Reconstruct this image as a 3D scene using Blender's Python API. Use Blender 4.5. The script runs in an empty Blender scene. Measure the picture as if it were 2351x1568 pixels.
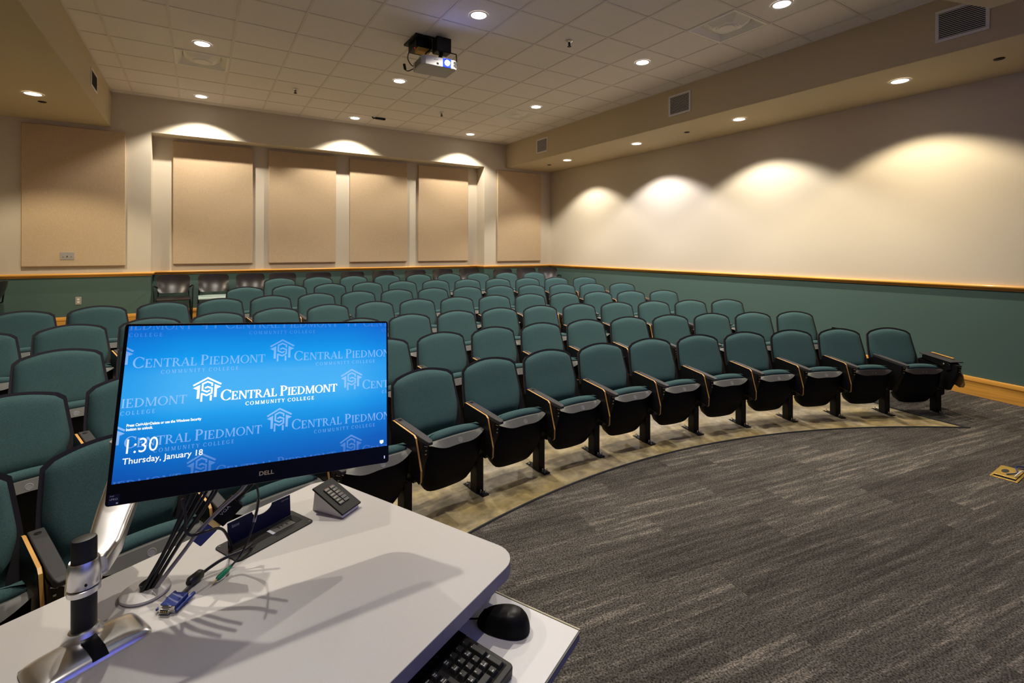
import bpy, math, random
from mathutils import Matrix, Vector
random.seed(7)
S = bpy.context.scene
COL = S.collection
PI = math.pi

# ------------------------------------------------------------------ camera
YAW, ROLL, FPX, CAMZ = 0.564140, 0.00204, 1137.46, 1.685
cd = bpy.data.cameras.new('camera'); cam = bpy.data.objects.new('camera', cd); COL.objects.link(cam)
cd.sensor_width = 36.0; cd.sensor_fit = 'HORIZONTAL'
cd.lens = FPX / 2351 * 36
cd.shift_y = -(784 - 570.74) / 2351
cd.clip_start = 0.02
cam.matrix_world = (Matrix.Translation((0, 0, CAMZ)) @ Matrix.Rotation(-YAW, 4, 'Z')
                    @ Matrix.Rotation(PI / 2, 4, 'X') @ Matrix.Rotation(ROLL, 4, 'Z'))
S.camera = cam

# ------------------------------------------------------------------ world, exposure
w = bpy.data.worlds.new('world'); S.world = w; w.use_nodes = True
w.node_tree.nodes['Background'].inputs[0].default_value = (0, 0, 0, 1)
S.view_settings.view_transform = 'Standard'; S.view_settings.look = 'None'
S.view_settings.gamma = 1.0; S.view_settings.use_curve_mapping = False
S.view_settings.exposure = 0.0
S.cycles.use_denoising = True
S.cycles.max_bounces = 10; S.cycles.diffuse_bounces = 6; S.cycles.glossy_bounces = 4
S.cycles.caustics_reflective = False; S.cycles.caustics_refractive = False
S.cycles.sample_clamp_indirect = 4.0

# room constants (metres)
CEIL = 4.122; SOFF = 3.575; RAIL = 1.296; XR = 7.42; XL = -3.10; YB = 9.92; YR = 10.28; YF = -2.0
SXR, SXL = 6.10, -1.16
REC0, REC1, RECZ = -0.652, 5.527, 3.56
TILE = 0.6096; TX0, TY0 = -1.43712 * TILE, 10.98422 * TILE
ARC = (2.494, -4.623)
LAMP_W = 208.0          # watts of one ceiling downlight
WARM = (1.0, 0.85, 0.62); NEUT = (1.0, 0.91, 0.78); COOL = (1.0, 0.94, 0.97)

def floor_z(x, y):
    r = math.hypot(x - ARC[0], y - ARC[1])
    return min(max(0.0, 0.0607 * (r - 7.72)), 0.42)

# ------------------------------------------------------------------ materials
def lin(c):
    return tuple((v / 255 / 12.92) if v <= 10 else ((v / 255 + 0.055) / 1.055) ** 2.4 for v in c)

def mat(name, color, rough=0.6, metal=0.0, emit=None, estr=1.0, spec=0.5, noise=None, bump=None, coat=0.0):
    """noise=(scale, amount[, (sx,sy,sz)]) tints the base colour; bump=(scale, strength[, (sx,sy,sz)])"""
    m = bpy.data.materials.new(name); m.use_nodes = True
    nt = m.node_tree; b = nt.nodes['Principled BSDF']
    b.inputs['Base Color'].default_value = (*color, 1); b.inputs['Roughness'].default_value = rough
    b.inputs['Metallic'].default_value = metal; b.inputs['Specular IOR Level'].default_value = spec
    b.inputs['Coat Weight'].default_value = coat
    if emit:
        b.inputs['Emission Color'].default_value = (*emit, 1); b.inputs['Emission Strength'].default_value = estr
    tc = None
    def coords(sc):
        nonlocal tc
        if tc is None: tc = nt.nodes.new('ShaderNodeTexCoord')
        mp = nt.nodes.new('ShaderNodeMapping'); mp.inputs['Scale'].default_value = sc
        nt.links.new(tc.outputs['Object'], mp.inputs['Vector']); return mp.outputs['Vector']
    if noise:
        n = nt.nodes.new('ShaderNodeTexNoise'); n.inputs['Scale'].default_value = noise[0]; n.inputs['Detail'].default_value = 4
        nt.links.new(coords(noise[2] if len(noise) > 2 else (1, 1, 1)), n.inputs['Vector'])
        r = nt.nodes.new('ShaderNodeMapRange'); a = noise[1]
        r.inputs['From Min'].default_value = 0.25; r.inputs['From Max'].default_value = 0.75
        r.inputs['To Min'].default_value = 1 - a; r.inputs['To Max'].default_value = 1 + a
        nt.links.new(n.outputs['Fac'], r.inputs['Value'])
        mx = nt.nodes.new('ShaderNodeMix'); mx.data_type = 'RGBA'; mx.blend_type = 'MULTIPLY'
        mx.inputs['Factor'].default_value = 1; mx.inputs['A'].default_value = (*color, 1)
        nt.links.new(r.outputs['Result'], mx.inputs['B']); nt.links.new(mx.outputs['Result'], b.inputs['Base Color'])
    if bump:
        n = nt.nodes.new('ShaderNodeTexNoise'); n.inputs['Scale'].default_value = bump[0]; n.inputs['Detail'].default_value = 3
        nt.links.new(coords(bump[2] if len(bump) > 2 else (1, 1, 1)), n.inputs['Vector'])
        bp = nt.nodes.new('ShaderNodeBump'); bp.inputs['Strength'].default_value = bump[1]; bp.inputs['Distance'].default_value = 0.002
        nt.links.new(n.outputs['Fac'], bp.inputs['Height']); nt.links.new(bp.outputs['Normal'], b.inputs['Normal'])
    return m

M = {}
M['cream'] = mat('cream_paint', (0.645, 0.575, 0.455), 0.7, spec=0.3, bump=(220, 0.05))
M['soffit'] = mat('tan_paint', (0.56, 0.47, 0.31), 0.7, spec=0.3)
M['green'] = mat('green_paint', (0.080, 0.140, 0.122), 0.5, spec=0.35, bump=(220, 0.05))
M['tile'] = mat('ceiling_tile', (0.84, 0.795, 0.775), 0.95, spec=0.1, noise=(60, 0.03))
M['tbar'] = mat('ceiling_grid', (0.74, 0.69, 0.66), 0.6)
M['tile_edge'] = mat('white_enamel', (0.90, 0.88, 0.84), 0.6)
M['oak'] = mat('honey_oak', (0.74, 0.36, 0.06), 0.32, noise=(3.0, 0.22, (0.6, 0.6, 14)), coat=0.25)
M['panel'] = mat('tan_fabric', (0.56, 0.42, 0.27), 0.95, spec=0.1, noise=(90, 0.07, (1, 1, 0.35)), bump=(400, 0.2))
def concrete_material():
    m = mat('shade_mottled_concrete', (0.36, 0.29, 0.15), 0.5, bump=(60, 0.15)); nt = m.node_tree; N = nt.nodes.new; Lk = nt.links.new
    tc = N('ShaderNodeTexCoord'); n1 = N('ShaderNodeTexNoise'); n1.inputs['Scale'].default_value = 1.7; n1.inputs['Detail'].default_value = 6; n1.inputs['Roughness'].default_value = 0.65
    n2 = N('ShaderNodeTexNoise'); n2.inputs['Scale'].default_value = 7.5; n2.inputs['Detail'].default_value = 6; n2.inputs['Roughness'].default_value = 0.7
    for n in (n1, n2): Lk(tc.outputs['Object'], n.inputs['Vector'])
    r1 = N('ShaderNodeValToRGB'); e = r1.color_ramp.elements; e[0].position = 0.36; e[0].color = (0.40, 0.345, 0.25, 1); e[1].position = 0.62; e[1].color = (0.36, 0.275, 0.115, 1)
    r2 = N('ShaderNodeMapRange'); r2.inputs['From Min'].default_value = 0.34; r2.inputs['From Max'].default_value = 0.62; r2.inputs['To Min'].default_value = 0.50; r2.inputs['To Max'].default_value = 1.12  # dark blotches: concrete mottling with patches of shadow painted in
    Lk(n1.outputs['Fac'], r1.inputs['Fac']); Lk(n2.outputs['Fac'], r2.inputs['Value'])
    mx = N('ShaderNodeMix'); mx.data_type = 'RGBA'; mx.blend_type = 'MULTIPLY'; mx.inputs['Factor'].default_value = 1
    Lk(r1.outputs['Color'], mx.inputs['A']); Lk(r2.outputs['Result'], mx.inputs['B']); Lk(mx.outputs['Result'], nt.nodes['Principled BSDF'].inputs['Base Color'])
    return m
M['concrete'] = concrete_material()
M['strip'] = mat('black_rubber', (0.015, 0.015, 0.018), 0.6)
M['teal'] = mat('teal_fabric', (0.047, 0.096, 0.099), 0.95, spec=0.15, noise=(260, 0.28), bump=(420, 0.35))
M['shell'] = mat('black_plastic', (0.005, 0.005, 0.006), 0.6, spec=0.12, bump=(500, 0.08))
M['rim'] = mat('charcoal_plastic', (0.020, 0.018, 0.021), 0.45, spec=0.35)
M['band'] = mat('grey_plastic', (0.125, 0.125, 0.115), 0.55, bump=(600, 0.1))
M['band_dark'] = mat('brown_plastic', (0.028, 0.022, 0.022), 0.5, spec=0.3)
M['disc'] = mat('number_disc', (0.24, 0.24, 0.24), 0.35)
M['arm'] = mat('dark_grey_plastic', (0.032, 0.031, 0.034), 0.55, spec=0.3, bump=(500, 0.1))
M['lam'] = mat('black_laminate', (0.006, 0.006, 0.007), 0.4, spec=0.2)
M['ply'] = mat('plywood_edge', (0.62, 0.33, 0.08), 0.4, noise=(6, 0.2, (1, 1, 1)))
M['tabletwood'] = mat('oak_laminate', (0.42, 0.26, 0.10), 0.4, noise=(8, 0.15, (0.4, 0.4, 6)))
M['blackmetal'] = mat('black_metal', (0.005, 0.005, 0.006), 0.45, spec=0.2)
M['chrome'] = mat('bright_steel', (0.75, 0.75, 0.75), 0.2, metal=1.0)
M['alu'] = mat('polished_aluminium', (0.80, 0.80, 0.82), 0.27, metal=1.0, noise=(9, 0.12))
M['steel'] = mat('stainless_plate', (0.48, 0.44, 0.39), 0.4, metal=0.35)
M['white'] = mat('white_metal', (0.74, 0.72, 0.70), 0.5)
M['dark'] = mat('dark_void', (0.006, 0.006, 0.006), 0.9)
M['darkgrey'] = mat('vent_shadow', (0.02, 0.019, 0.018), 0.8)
M['desk'] = mat('white_laminate', (0.54, 0.52, 0.50), 0.42, noise=(500, 0.03))
M['tray'] = mat('white_tray_laminate', (0.78, 0.78, 0.78), 0.4)
M['pale_edge'] = mat('worn_tray_edge', (0.50, 0.46, 0.30), 0.5)
M['deskedge'] = mat('grey_edge_band', (0.30, 0.29, 0.31), 0.5)
M['cabinet'] = mat('dark_grey_laminate', (0.035, 0.034, 0.038), 0.5, noise=(40, 0.35, (1, 1, 0.1)))
M['bezel'] = mat('glossy_black', (0.003, 0.003, 0.006), 0.3, spec=0.15)
M['black'] = mat('matte_black', (0.010, 0.010, 0.011), 0.42, spec=0.35)
M['cable'] = mat('black_cable', (0.010, 0.010, 0.012), 0.38)
M['greycable'] = mat('grey_cable', (0.36, 0.33, 0.31), 0.5)
M['blueplug'] = mat('blue_plastic', (0.012, 0.035, 0.22), 0.4)
M['greenplug'] = mat('green_plastic', (0.0, 0.22, 0.10), 0.4)
M['gold'] = mat('gold_pin', (0.75, 0.55, 0.25), 0.3, metal=1.0)
M['navy'] = mat('navy_lid', (0.008, 0.011, 0.045), 0.5, spec=0.2)
M['faceplate'] = mat('bronze_grey_plate', (0.022, 0.0215, 0.020), 0.55, spec=0.18)
M['keygrey'] = mat('grey_key', (0.10, 0.10, 0.09), 0.5, spec=0.3)
M['kbody'] = mat('keyboard_grey', (0.034, 0.033, 0.031), 0.5, spec=0.25)
M['kkey'] = mat('keyboard_key', (0.026, 0.026, 0.026), 0.45, spec=0.25)
M['legend'] = mat('pale_legend', (0.6, 0.6, 0.6), 0.6)
M['red'] = mat('red_led', (0.4, 0.01, 0.01), 0.5, emit=(1, 0.05, 0.05), estr=0.5)
M['whiteink'] = mat('pale_ink', (0.55, 0.58, 0.66), 0.6)
M['goldink'] = mat('gold_ink', (0.62, 0.50, 0.30), 0.4)
M['plastic_chair'] = mat('glossy_brown_black_plastic', (0.016, 0.012, 0.012), 0.30)
M['pale_seat'] = mat('pale_green_plastic', (0.36, 0.46, 0.42), 0.35)
M['projector'] = mat('projector_white', (0.50, 0.49, 0.50), 0.6)
M['screenwhite'] = mat('projection_white', (0.8, 0.8, 0.8), 0.9)
M['brass'] = mat('brass', (0.75, 0.50, 0.12), 0.35, metal=0.7, noise=(30, 0.15))
M['lamp'] = mat('lamp_lens', (0.9, 0.9, 0.9), 0.5, emit=(1.0, 0.93, 0.82), estr=10)
M['bluelens'] = mat('projector_lens_light', (0.1, 0.1, 0.8), 0.1, emit=(0.22, 0.32, 1.0), estr=90)
M['blueglow'] = mat('projector_housing_glow', (0.02, 0.03, 0.4), 0.1, emit=(0.01, 0.04, 1.0), estr=1.6)  # blue glow painted onto the lens housing, which is no lamp itself
M['greenled'] = mat('green_led', (0.3, 0.5, 0.0), 0.3, emit=(0.5, 0.9, 0.05), estr=1.5)
M['whiteled'] = mat('white_led', (0.5, 0.5, 0.9), 0.3, emit=(0.6, 0.55, 1.0), estr=1.5)
M['yellow'] = mat('yellow_label', (0.5, 0.28, 0.02), 0.5)

def carpet_material():
    m = bpy.data.materials.new('streaked_plank_carpet'); m.use_nodes = True
    nt = m.node_tree; N = nt.nodes.new; Lk = nt.links.new; b = nt.nodes['Principled BSDF']
    b.inputs['Roughness'].default_value = 0.95; b.inputs['Specular IOR Level'].default_value = 0.1
    tc = N('ShaderNodeTexCoord'); mp = N('ShaderNodeMapping'); mp.inputs['Rotation'].default_value = (0, 0, math.radians(9))
    Lk(tc.outputs['Object'], mp.inputs['Vector'])
    br = N('ShaderNodeTexBrick'); br.offset = 0.37; br.inputs['Scale'].default_value = 1.0
    br.inputs['Brick Width'].default_value = 1.0; br.inputs['Row Height'].default_value = 0.25
    br.inputs['Mortar Size'].default_value = 0.0; br.inputs['Bias'].default_value = 0.0
    br.inputs['Color1'].default_value = (0, 0, 0, 1); br.inputs['Color2'].default_value = (1, 1, 1, 1)
    Lk(mp.outputs['Vector'], br.inputs['Vector'])
    def noise(scale, detail, loc_scale, lo, hi, off=True):
        mm = N('ShaderNodeMapping'); mm.inputs['Scale'].default_value = loc_scale
        Lk(mp.outputs['Vector'], mm.inputs['Vector'])
        n = N('ShaderNodeTexNoise'); n.noise_dimensions = '4D'; n.inputs['Scale'].default_value = scale; n.inputs['Detail'].default_value = detail
        Lk(mm.outputs['Vector'], n.inputs['Vector'])
        if off:
            ml = N('ShaderNodeMath'); ml.operation = 'MULTIPLY'; ml.inputs[1].default_value = 23.0
            Lk(br.outputs['Color'], ml.inputs[0]); Lk(ml.outputs[0], n.inputs['W'])
        r = N('ShaderNodeMapRange'); r.inputs['From Min'].default_value = lo; r.inputs['From Max'].default_value = hi
        Lk(n.outputs['Fac'], r.inputs['Value']); return r.outputs['Result']
    streak = noise(1.0, 5, (1.7, 30, 1), 0.38, 0.70)
    fine = noise(1.0, 2, (14, 110, 1), 0.34, 0.66, False)
    loop = noise(125, 1, (1, 1, 1), 0.32, 0.68, False)
    ramp = N('ShaderNodeValToRGB'); e = ramp.color_ramp.elements
    e[0].position = 0; e[0].color = (0.042, 0.037, 0.033, 1); e[1].position = 1; e[1].color = (0.21, 0.182, 0.152, 1)
    x = e.new(0.55); x.color = (0.082, 0.075, 0.066, 1)
    def mth(op, a, bb):
        k = N('ShaderNodeMath'); k.operation = op
        for i, v in enumerate((a, bb)):
            if isinstance(v, (int, float)): k.inputs[i].default_value = v
            else: Lk(v, k.inputs[i])
        return k.outputs[0]
    tone = mth('SUBTRACT', mth('MULTIPLY', br.outputs['Color'], 0.40), 0.20)
    v = mth('ADD', mth('ADD', mth('MULTIPLY', streak, 0.62), mth('MULTIPLY', fine, 0.26)), tone)
    Lk(v, ramp.inputs['Fac'])
    mx = N('ShaderNodeMix'); mx.data_type = 'RGBA'; mx.blend_type = 'MULTIPLY'; mx.inputs['Factor'].default_value = 1
    sp = N('ShaderNodeMapRange'); sp.inputs['To Min'].default_value = 0.30; sp.inputs['To Max'].default_value = 1.75
    Lk(loop, sp.inputs['Value']); Lk(ramp.outputs['Color'], mx.inputs['A']); Lk(sp.outputs['Result'], mx.inputs['B'])
    Lk(mx.outputs['Result'], b.inputs['Base Color'])
    bp = N('ShaderNodeBump'); bp.inputs['Strength'].default_value = 0.5; bp.inputs['Distance'].default_value = 0.004
    Lk(loop, bp.inputs['Height']); Lk(bp.outputs['Normal'], b.inputs['Normal'])
    return m
M['carpet'] = carpet_material()

def screen_material(name, lift):
    """the picture the computer screen is showing: a blue graded wallpaper (lift>0: the paler lettering on it)"""
    m = bpy.data.materials.new(name); m.use_nodes = True
    nt = m.node_tree; N = nt.nodes.new; Lk = nt.links.new
    b = nt.nodes['Principled BSDF']; b.inputs['Base Color'].default_value = (0.004, 0.004, 0.006, 1); b.inputs['Roughness'].default_value = 0.3
    tc = N('ShaderNodeTexCoord'); sx = N('ShaderNodeSeparateXYZ'); Lk(tc.outputs['Object'], sx.inputs['Vector'])
    mr = N('ShaderNodeMapRange'); mr.inputs['From Min'].default_value = -0.148; mr.inputs['From Max'].default_value = 0.148
    nz = N('ShaderNodeTexNoise'); nz.inputs['Scale'].default_value = 3.0
    mp = N('ShaderNodeMapping'); mp.inputs['Scale'].default_value = (0.6, 9, 1); Lk(tc.outputs['Object'], mp.inputs['Vector']); Lk(mp.outputs['Vector'], nz.inputs['Vector'])
    ad = N('ShaderNodeMath'); ad.operation = 'MULTIPLY_ADD'; ad.inputs[1].default_value = 0.022; Lk(nz.outputs['Fac'], ad.inputs[0]); Lk(sx.outputs['Y'], ad.inputs[2])
    Lk(ad.outputs[0], mr.inputs['Value'])
    rp = N('ShaderNodeValToRGB'); e = rp.color_ramp.elements
    stops = [(0.0, (0, 84, 172)), (0.12, (0, 100, 190)), (0.27, (0, 130, 215)), (0.42, (30, 160, 236)), (0.56, (72, 178, 245)),
             (0.70, (68, 174, 243)), (0.80, (8, 156, 238)), (0.90, (0, 140, 226)), (1.0, (0, 118, 214))]
    e[0].position = stops[0][0]; e[0].color = (*lin(stops[0][1]), 1); e[1].position = 1.0; e[1].color = (*lin(stops[-1][1]), 1)
    for p, c in stops[1:-1]:
        k = e.new(p); k.color = (*lin(c), 1)
    Lk(mr.outputs['Result'], rp.inputs['Fac'])
    ab = N('ShaderNodeMath'); ab.operation = 'ABSOLUTE'; Lk(sx.outputs['X'], ab.inputs[0])
    vg = N('ShaderNodeMapRange'); vg.interpolation_type = 'SMOOTHSTEP'
    vg.inputs['From Min'].default_value = 0.15; vg.inputs['From Max'].default_value = 0.264; vg.inputs['To Max'].default_value = 0.75
    Lk(ab.outputs[0], vg.inputs['Value'])
    ml = N('ShaderNodeMix'); ml.data_type = 'RGBA'; Lk(vg.outputs['Result'], ml.inputs['Factor']); Lk(rp.outputs['Color'], ml.inputs['A'])
    dk = N('ShaderNodeMix'); dk.data_type = 'RGBA'; dk.blend_type = 'MULTIPLY'; dk.inputs['Factor'].default_value = 1
    Lk(rp.outputs['Color'], dk.inputs['A']); dk.inputs['B'].default_value = (0.12, 0.72, 0.90, 1)
    Lk(dk.outputs['Result'], ml.inputs['B'])
    out = ml.outputs['Result']
    if lift > 0:
        mm = N('ShaderNodeMix'); mm.data_type = 'RGBA'
        # the pattern fades towards the top and bottom of the picture
        fd = N('ShaderNodeMapRange'); fd.inputs['From Min'].default_value = 0.06; fd.inputs['From Max'].default_value = 0.142
        fd.inputs['To Min'].default_value = lift; fd.inputs['To Max'].default_value = lift * 0.20
        a2 = N('ShaderNodeMath'); a2.operation = 'ABSOLUTE'; Lk(sx.outputs['Y'], a2.inputs[0]); Lk(a2.outputs[0], fd.inputs['Value'])
        Lk(fd.outputs['Result'], mm.inputs['Factor']); Lk(out, mm.inputs['A']); mm.inputs['B'].default_value = (*lin((165, 205, 255)), 1)
        out = mm.outputs['Result']
    Lk(out, b.inputs['Emission Color']); b.inputs['Emission Strength'].default_value = 1.0
    return m
M['wallpaper'] = screen_material('lit_blue_wallpaper', 0)
M['watermark'] = screen_material('lit_pale_lettering', 0.68)
M['litwhite'] = mat('lit_white_lettering', (0.02, 0.02, 0.02), 0.4, emit=(1, 1, 1), estr=1.15)

# ------------------------------------------------------------------ mesh helpers
class MB:
    def __init__(s): s.v = []; s.f = []; s.m = []
    def add(s, verts, faces, mi=0):
        o = len(s.v); s.v += [tuple(p) for p in verts]; s.f += [tuple(i + o for i in f) for f in faces]; s.m += [mi] * len(faces)
        return s
    def box(s, a, b, mi=0):
        x0, y0, z0 = a; x1, y1, z1 = b
        V = [(x0, y0, z0), (x1, y0, z0), (x1, y1, z0), (x0, y1, z0), (x0, y0, z1), (x1, y0, z1), (x1, y1, z1), (x0, y1, z1)]
        return s.add(V, [(3, 2, 1, 0), (4, 5, 6, 7), (0, 1, 5, 4), (1, 2, 6, 5), (2, 3, 7, 6), (3, 0, 4, 7)], mi)
    def prism(s, outline, lo, hi, axis='x', mi_cap=0, mi_side=None):
        """outline: list of 2-D points (counter-clockwise), extruded along axis from lo to hi"""
        n = len(outline); mi_side = mi_cap if mi_side is None else mi_side
        def P(p, t): return (t, p[0], p[1]) if axis == 'x' else ((p[0], t, p[1]) if axis == 'y' else (p[0], p[1], t))
        V = [P(p, lo) for p in outline] + [P(p, hi) for p in outline]
        s.add(V, [tuple(range(n - 1, -1, -1)), tuple(range(n, 2 * n))], mi_cap)
        o = len(s.v) - 2 * n
        for i in range(n):
            j = (i + 1) % n; s.f.append((o + i, o + j, o + n + j, o + n + i)); s.m.append(mi_side)
        return s
    def tube(s, pts, r, seg=8, mi=0, caps=True):
        pts = [Vector(p) for p in pts]; n = len(pts); rr = r if isinstance(r, (list, tuple)) else [r] * n
        up = Vector((0, 0, 1)); rings = []; prev = None
        for i, p in enumerate(pts):
            d = (pts[min(i + 1, n - 1)] - pts[max(i - 1, 0)]).normalized()
            if prev is None:
                a = d.cross(up) if abs(d.z) < 0.95 else d.cross(Vector((1, 0, 0)))
            else:
                a = prev - d * prev.dot(d)
            a.normalize(); prev = a; c = d.cross(a)
            rings.append([p + (a * math.cos(2 * PI * k / seg) + c * math.sin(2 * PI * k / seg)) * rr[i] for k in range(seg)])
        V = [q for ring in rings for q in ring]; F = []
        for i in range(n - 1):
            for k in range(seg):
                k2 = (k + 1) % seg; F.append((i * seg + k, i * seg + k2, (i + 1) * seg + k2, (i + 1) * seg + k))
        if caps: F += [tuple(range(seg - 1, -1, -1)), tuple((n - 1) * seg + k for k in range(seg))]
        return s.add(V, F, mi)
    def lathe(s, prof, c=(0, 0, 0), seg=24, mi=0, sx=1, sy=1, caps=True):
        """prof: (radius, z) from bottom to top about the z axis through c; sx, sy make it oval"""
        V = []; F = []; n = len(prof)
        for r, z in prof:
            for k in range(seg):
                a = 2 * PI * k / seg; V.append((c[0] + r * sx * math.cos(a), c[1] + r * sy * math.sin(a), c[2] + z))
        for i in range(n - 1):
            for k in range(seg):
                k2 = (k + 1) % seg; F.append((i * seg + k, i * seg + k2, (i + 1) * seg + k2, (i + 1) * seg + k))
        if caps: F += [tuple(range(seg - 1, -1, -1)), tuple((n - 1) * seg + k for k in range(seg))]
        return s.add(V, F, mi)
    def slab(s, front, back, nu, nv, mi=0):
        """closed body between two surfaces front(u,v), back(u,v), u in [-1,1], v in [0,1]; front faces -y"""
        V = []; F = []
        for fn in (front, back):
            for j in range(nv + 1):
                for i in range(nu + 1): V.append(fn(-1 + 2 * i / nu, j / nv))
        W = nu + 1; B = W * (nv + 1)
        for j in range(nv):
            for i in range(nu):
                a = j * W + i; F.append((a, a + 1, a + W + 1, a + W)); F.append((B + a, B + a + W, B + a + W + 1, B + a + 1))
        for i in range(nu):
            F.append((i + 1, i, B + i, B + i + 1)); t = nv * W + i; F.append((t, t + 1, B + t + 1, B + t))
        for j in range(nv):
            l = j * W; F.append((l, l + W, B + l + W, B + l)); r = j * W + nu; F.append((r + W, r, B + r, B + r + W))
        return s.add(V, F, mi)
    def build(s, name, mats, parent=None, smooth=None, bevel=None, mw=None):
        me = bpy.data.meshes.new(name); me.from_pydata(s.v, [], s.f); me.update()
        if not isinstance(mats, (list, tuple)): mats = [mats]
        for k in mats: me.materials.append(M[k] if isinstance(k, str) else k)
        for p, i in zip(me.polygons, s.m): p.material_index = i
        if smooth:
            me.shade_smooth(); me.set_sharp_from_angle(angle=math.radians(smooth))
        o = bpy.data.objects.new(name, me); COL.objects.link(o)
        if bevel:
            bv = o.modifiers.new('bevel', 'BEVEL'); bv.width = bevel[0]; bv.segments = bevel[1]; bv.limit_method = 'ANGLE'; bv.angle_limit = math.radians(40)
            bv.harden_normals = True
        if parent is not None: o.parent = parent
        if mw is not None: o.matrix_world = mw
        return o

def tag(o, label, cat, group=None):
    o['label'] = label; o['category'] = cat
    if group: o['group'] = group
    return o
def thing(name, label, cat, loc=(0, 0, 0), rz=0.0, group=None, mw=None):
    o = bpy.data.objects.new(name, None); COL.objects.link(o); o.empty_display_size = 0.1
    if mw is not None: o.matrix_world = mw
    else: o.location = loc; o.rotation_euler = (0, 0, rz)
    return tag(o, label, cat, group)
def struct(o):
    o['kind'] = 'structure'; return o
KIDS = {}
def kids(o):
    if o.name not in KIDS: KIDS[o.name] = [c for c in bpy.data.objects if c.parent == o]
    return KIDS[o.name]
def dup(root, loc, rz=0.0, label=None, group=None, skip=(), only=None):
    r = root.copy(); COL.objects.link(r); r.location = loc; r.rotation_euler = (0, 0, rz)
    if label: r['label'] = label
    if group: r['group'] = group
    for ch in kids(root):
        if ch.name.split('.')[0] in skip: continue
        c = ch.copy(); COL.objects.link(c); c.parent = r
        for g in kids(ch):
            d = g.copy(); COL.objects.link(d); d.parent = c
    return r
def smooth_path(pts, n=6):
    """Catmull-Rom through pts"""
    P = [Vector(p) for p in pts]; P = [P[0] * 2 - P[1]] + P + [P[-1] * 2 - P[-2]]; out = []
    for i in range(1, len(P) - 2):
        a, b, c, d = P[i - 1:i + 3]
        for k in range(n):
            t = k / n; out.append(0.5 * ((2 * b) + (c - a) * t + (2 * a - 5 * b + 4 * c - d) * t * t + (3 * b - a - 3 * c + d) * t ** 3))
    out.append(P[-2]); return out
def lerp(a, b, t): return a + (b - a) * t
def sstep(t): t = max(0, min(1, t)); return t * t * (3 - 2 * t)

def text_mesh(body, size, width=None, bold=0.0, shear=0.0, align='LEFT'):
    """flat lettering in the xy plane, baseline at y=0; returns (verts, faces)"""
    cu = bpy.data.curves.new('lettering', 'FONT'); cu.body = body; cu.size = size; cu.offset = bold; cu.shear = shear
    cu.fill_mode = 'FRONT'; cu.resolution_u = 3
    o = bpy.data.objects.new('lettering', cu); COL.objects.link(o)
    dg = bpy.context.evaluated_depsgraph_get(); me = bpy.data.meshes.new_from_object(o.evaluated_get(dg))
    V = [tuple(v.co) for v in me.vertices]; F = [tuple(p.vertices) for p in me.polygons]
    bpy.data.objects.remove(o); bpy.data.curves.remove(cu); bpy.data.meshes.remove(me)
    if V:
        x0 = min(v[0] for v in V); x1 = max(v[0] for v in V); k = (width / (x1 - x0)) if width else 1.0
        V = [((v[0] - x0) * k, v[1], 0.0) for v in V]
        if align == 'CENTER':
            h = (max(v[0] for v in V)) / 2; V = [(v[0] - h, v[1], 0) for v in V]
    return V, F

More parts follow.
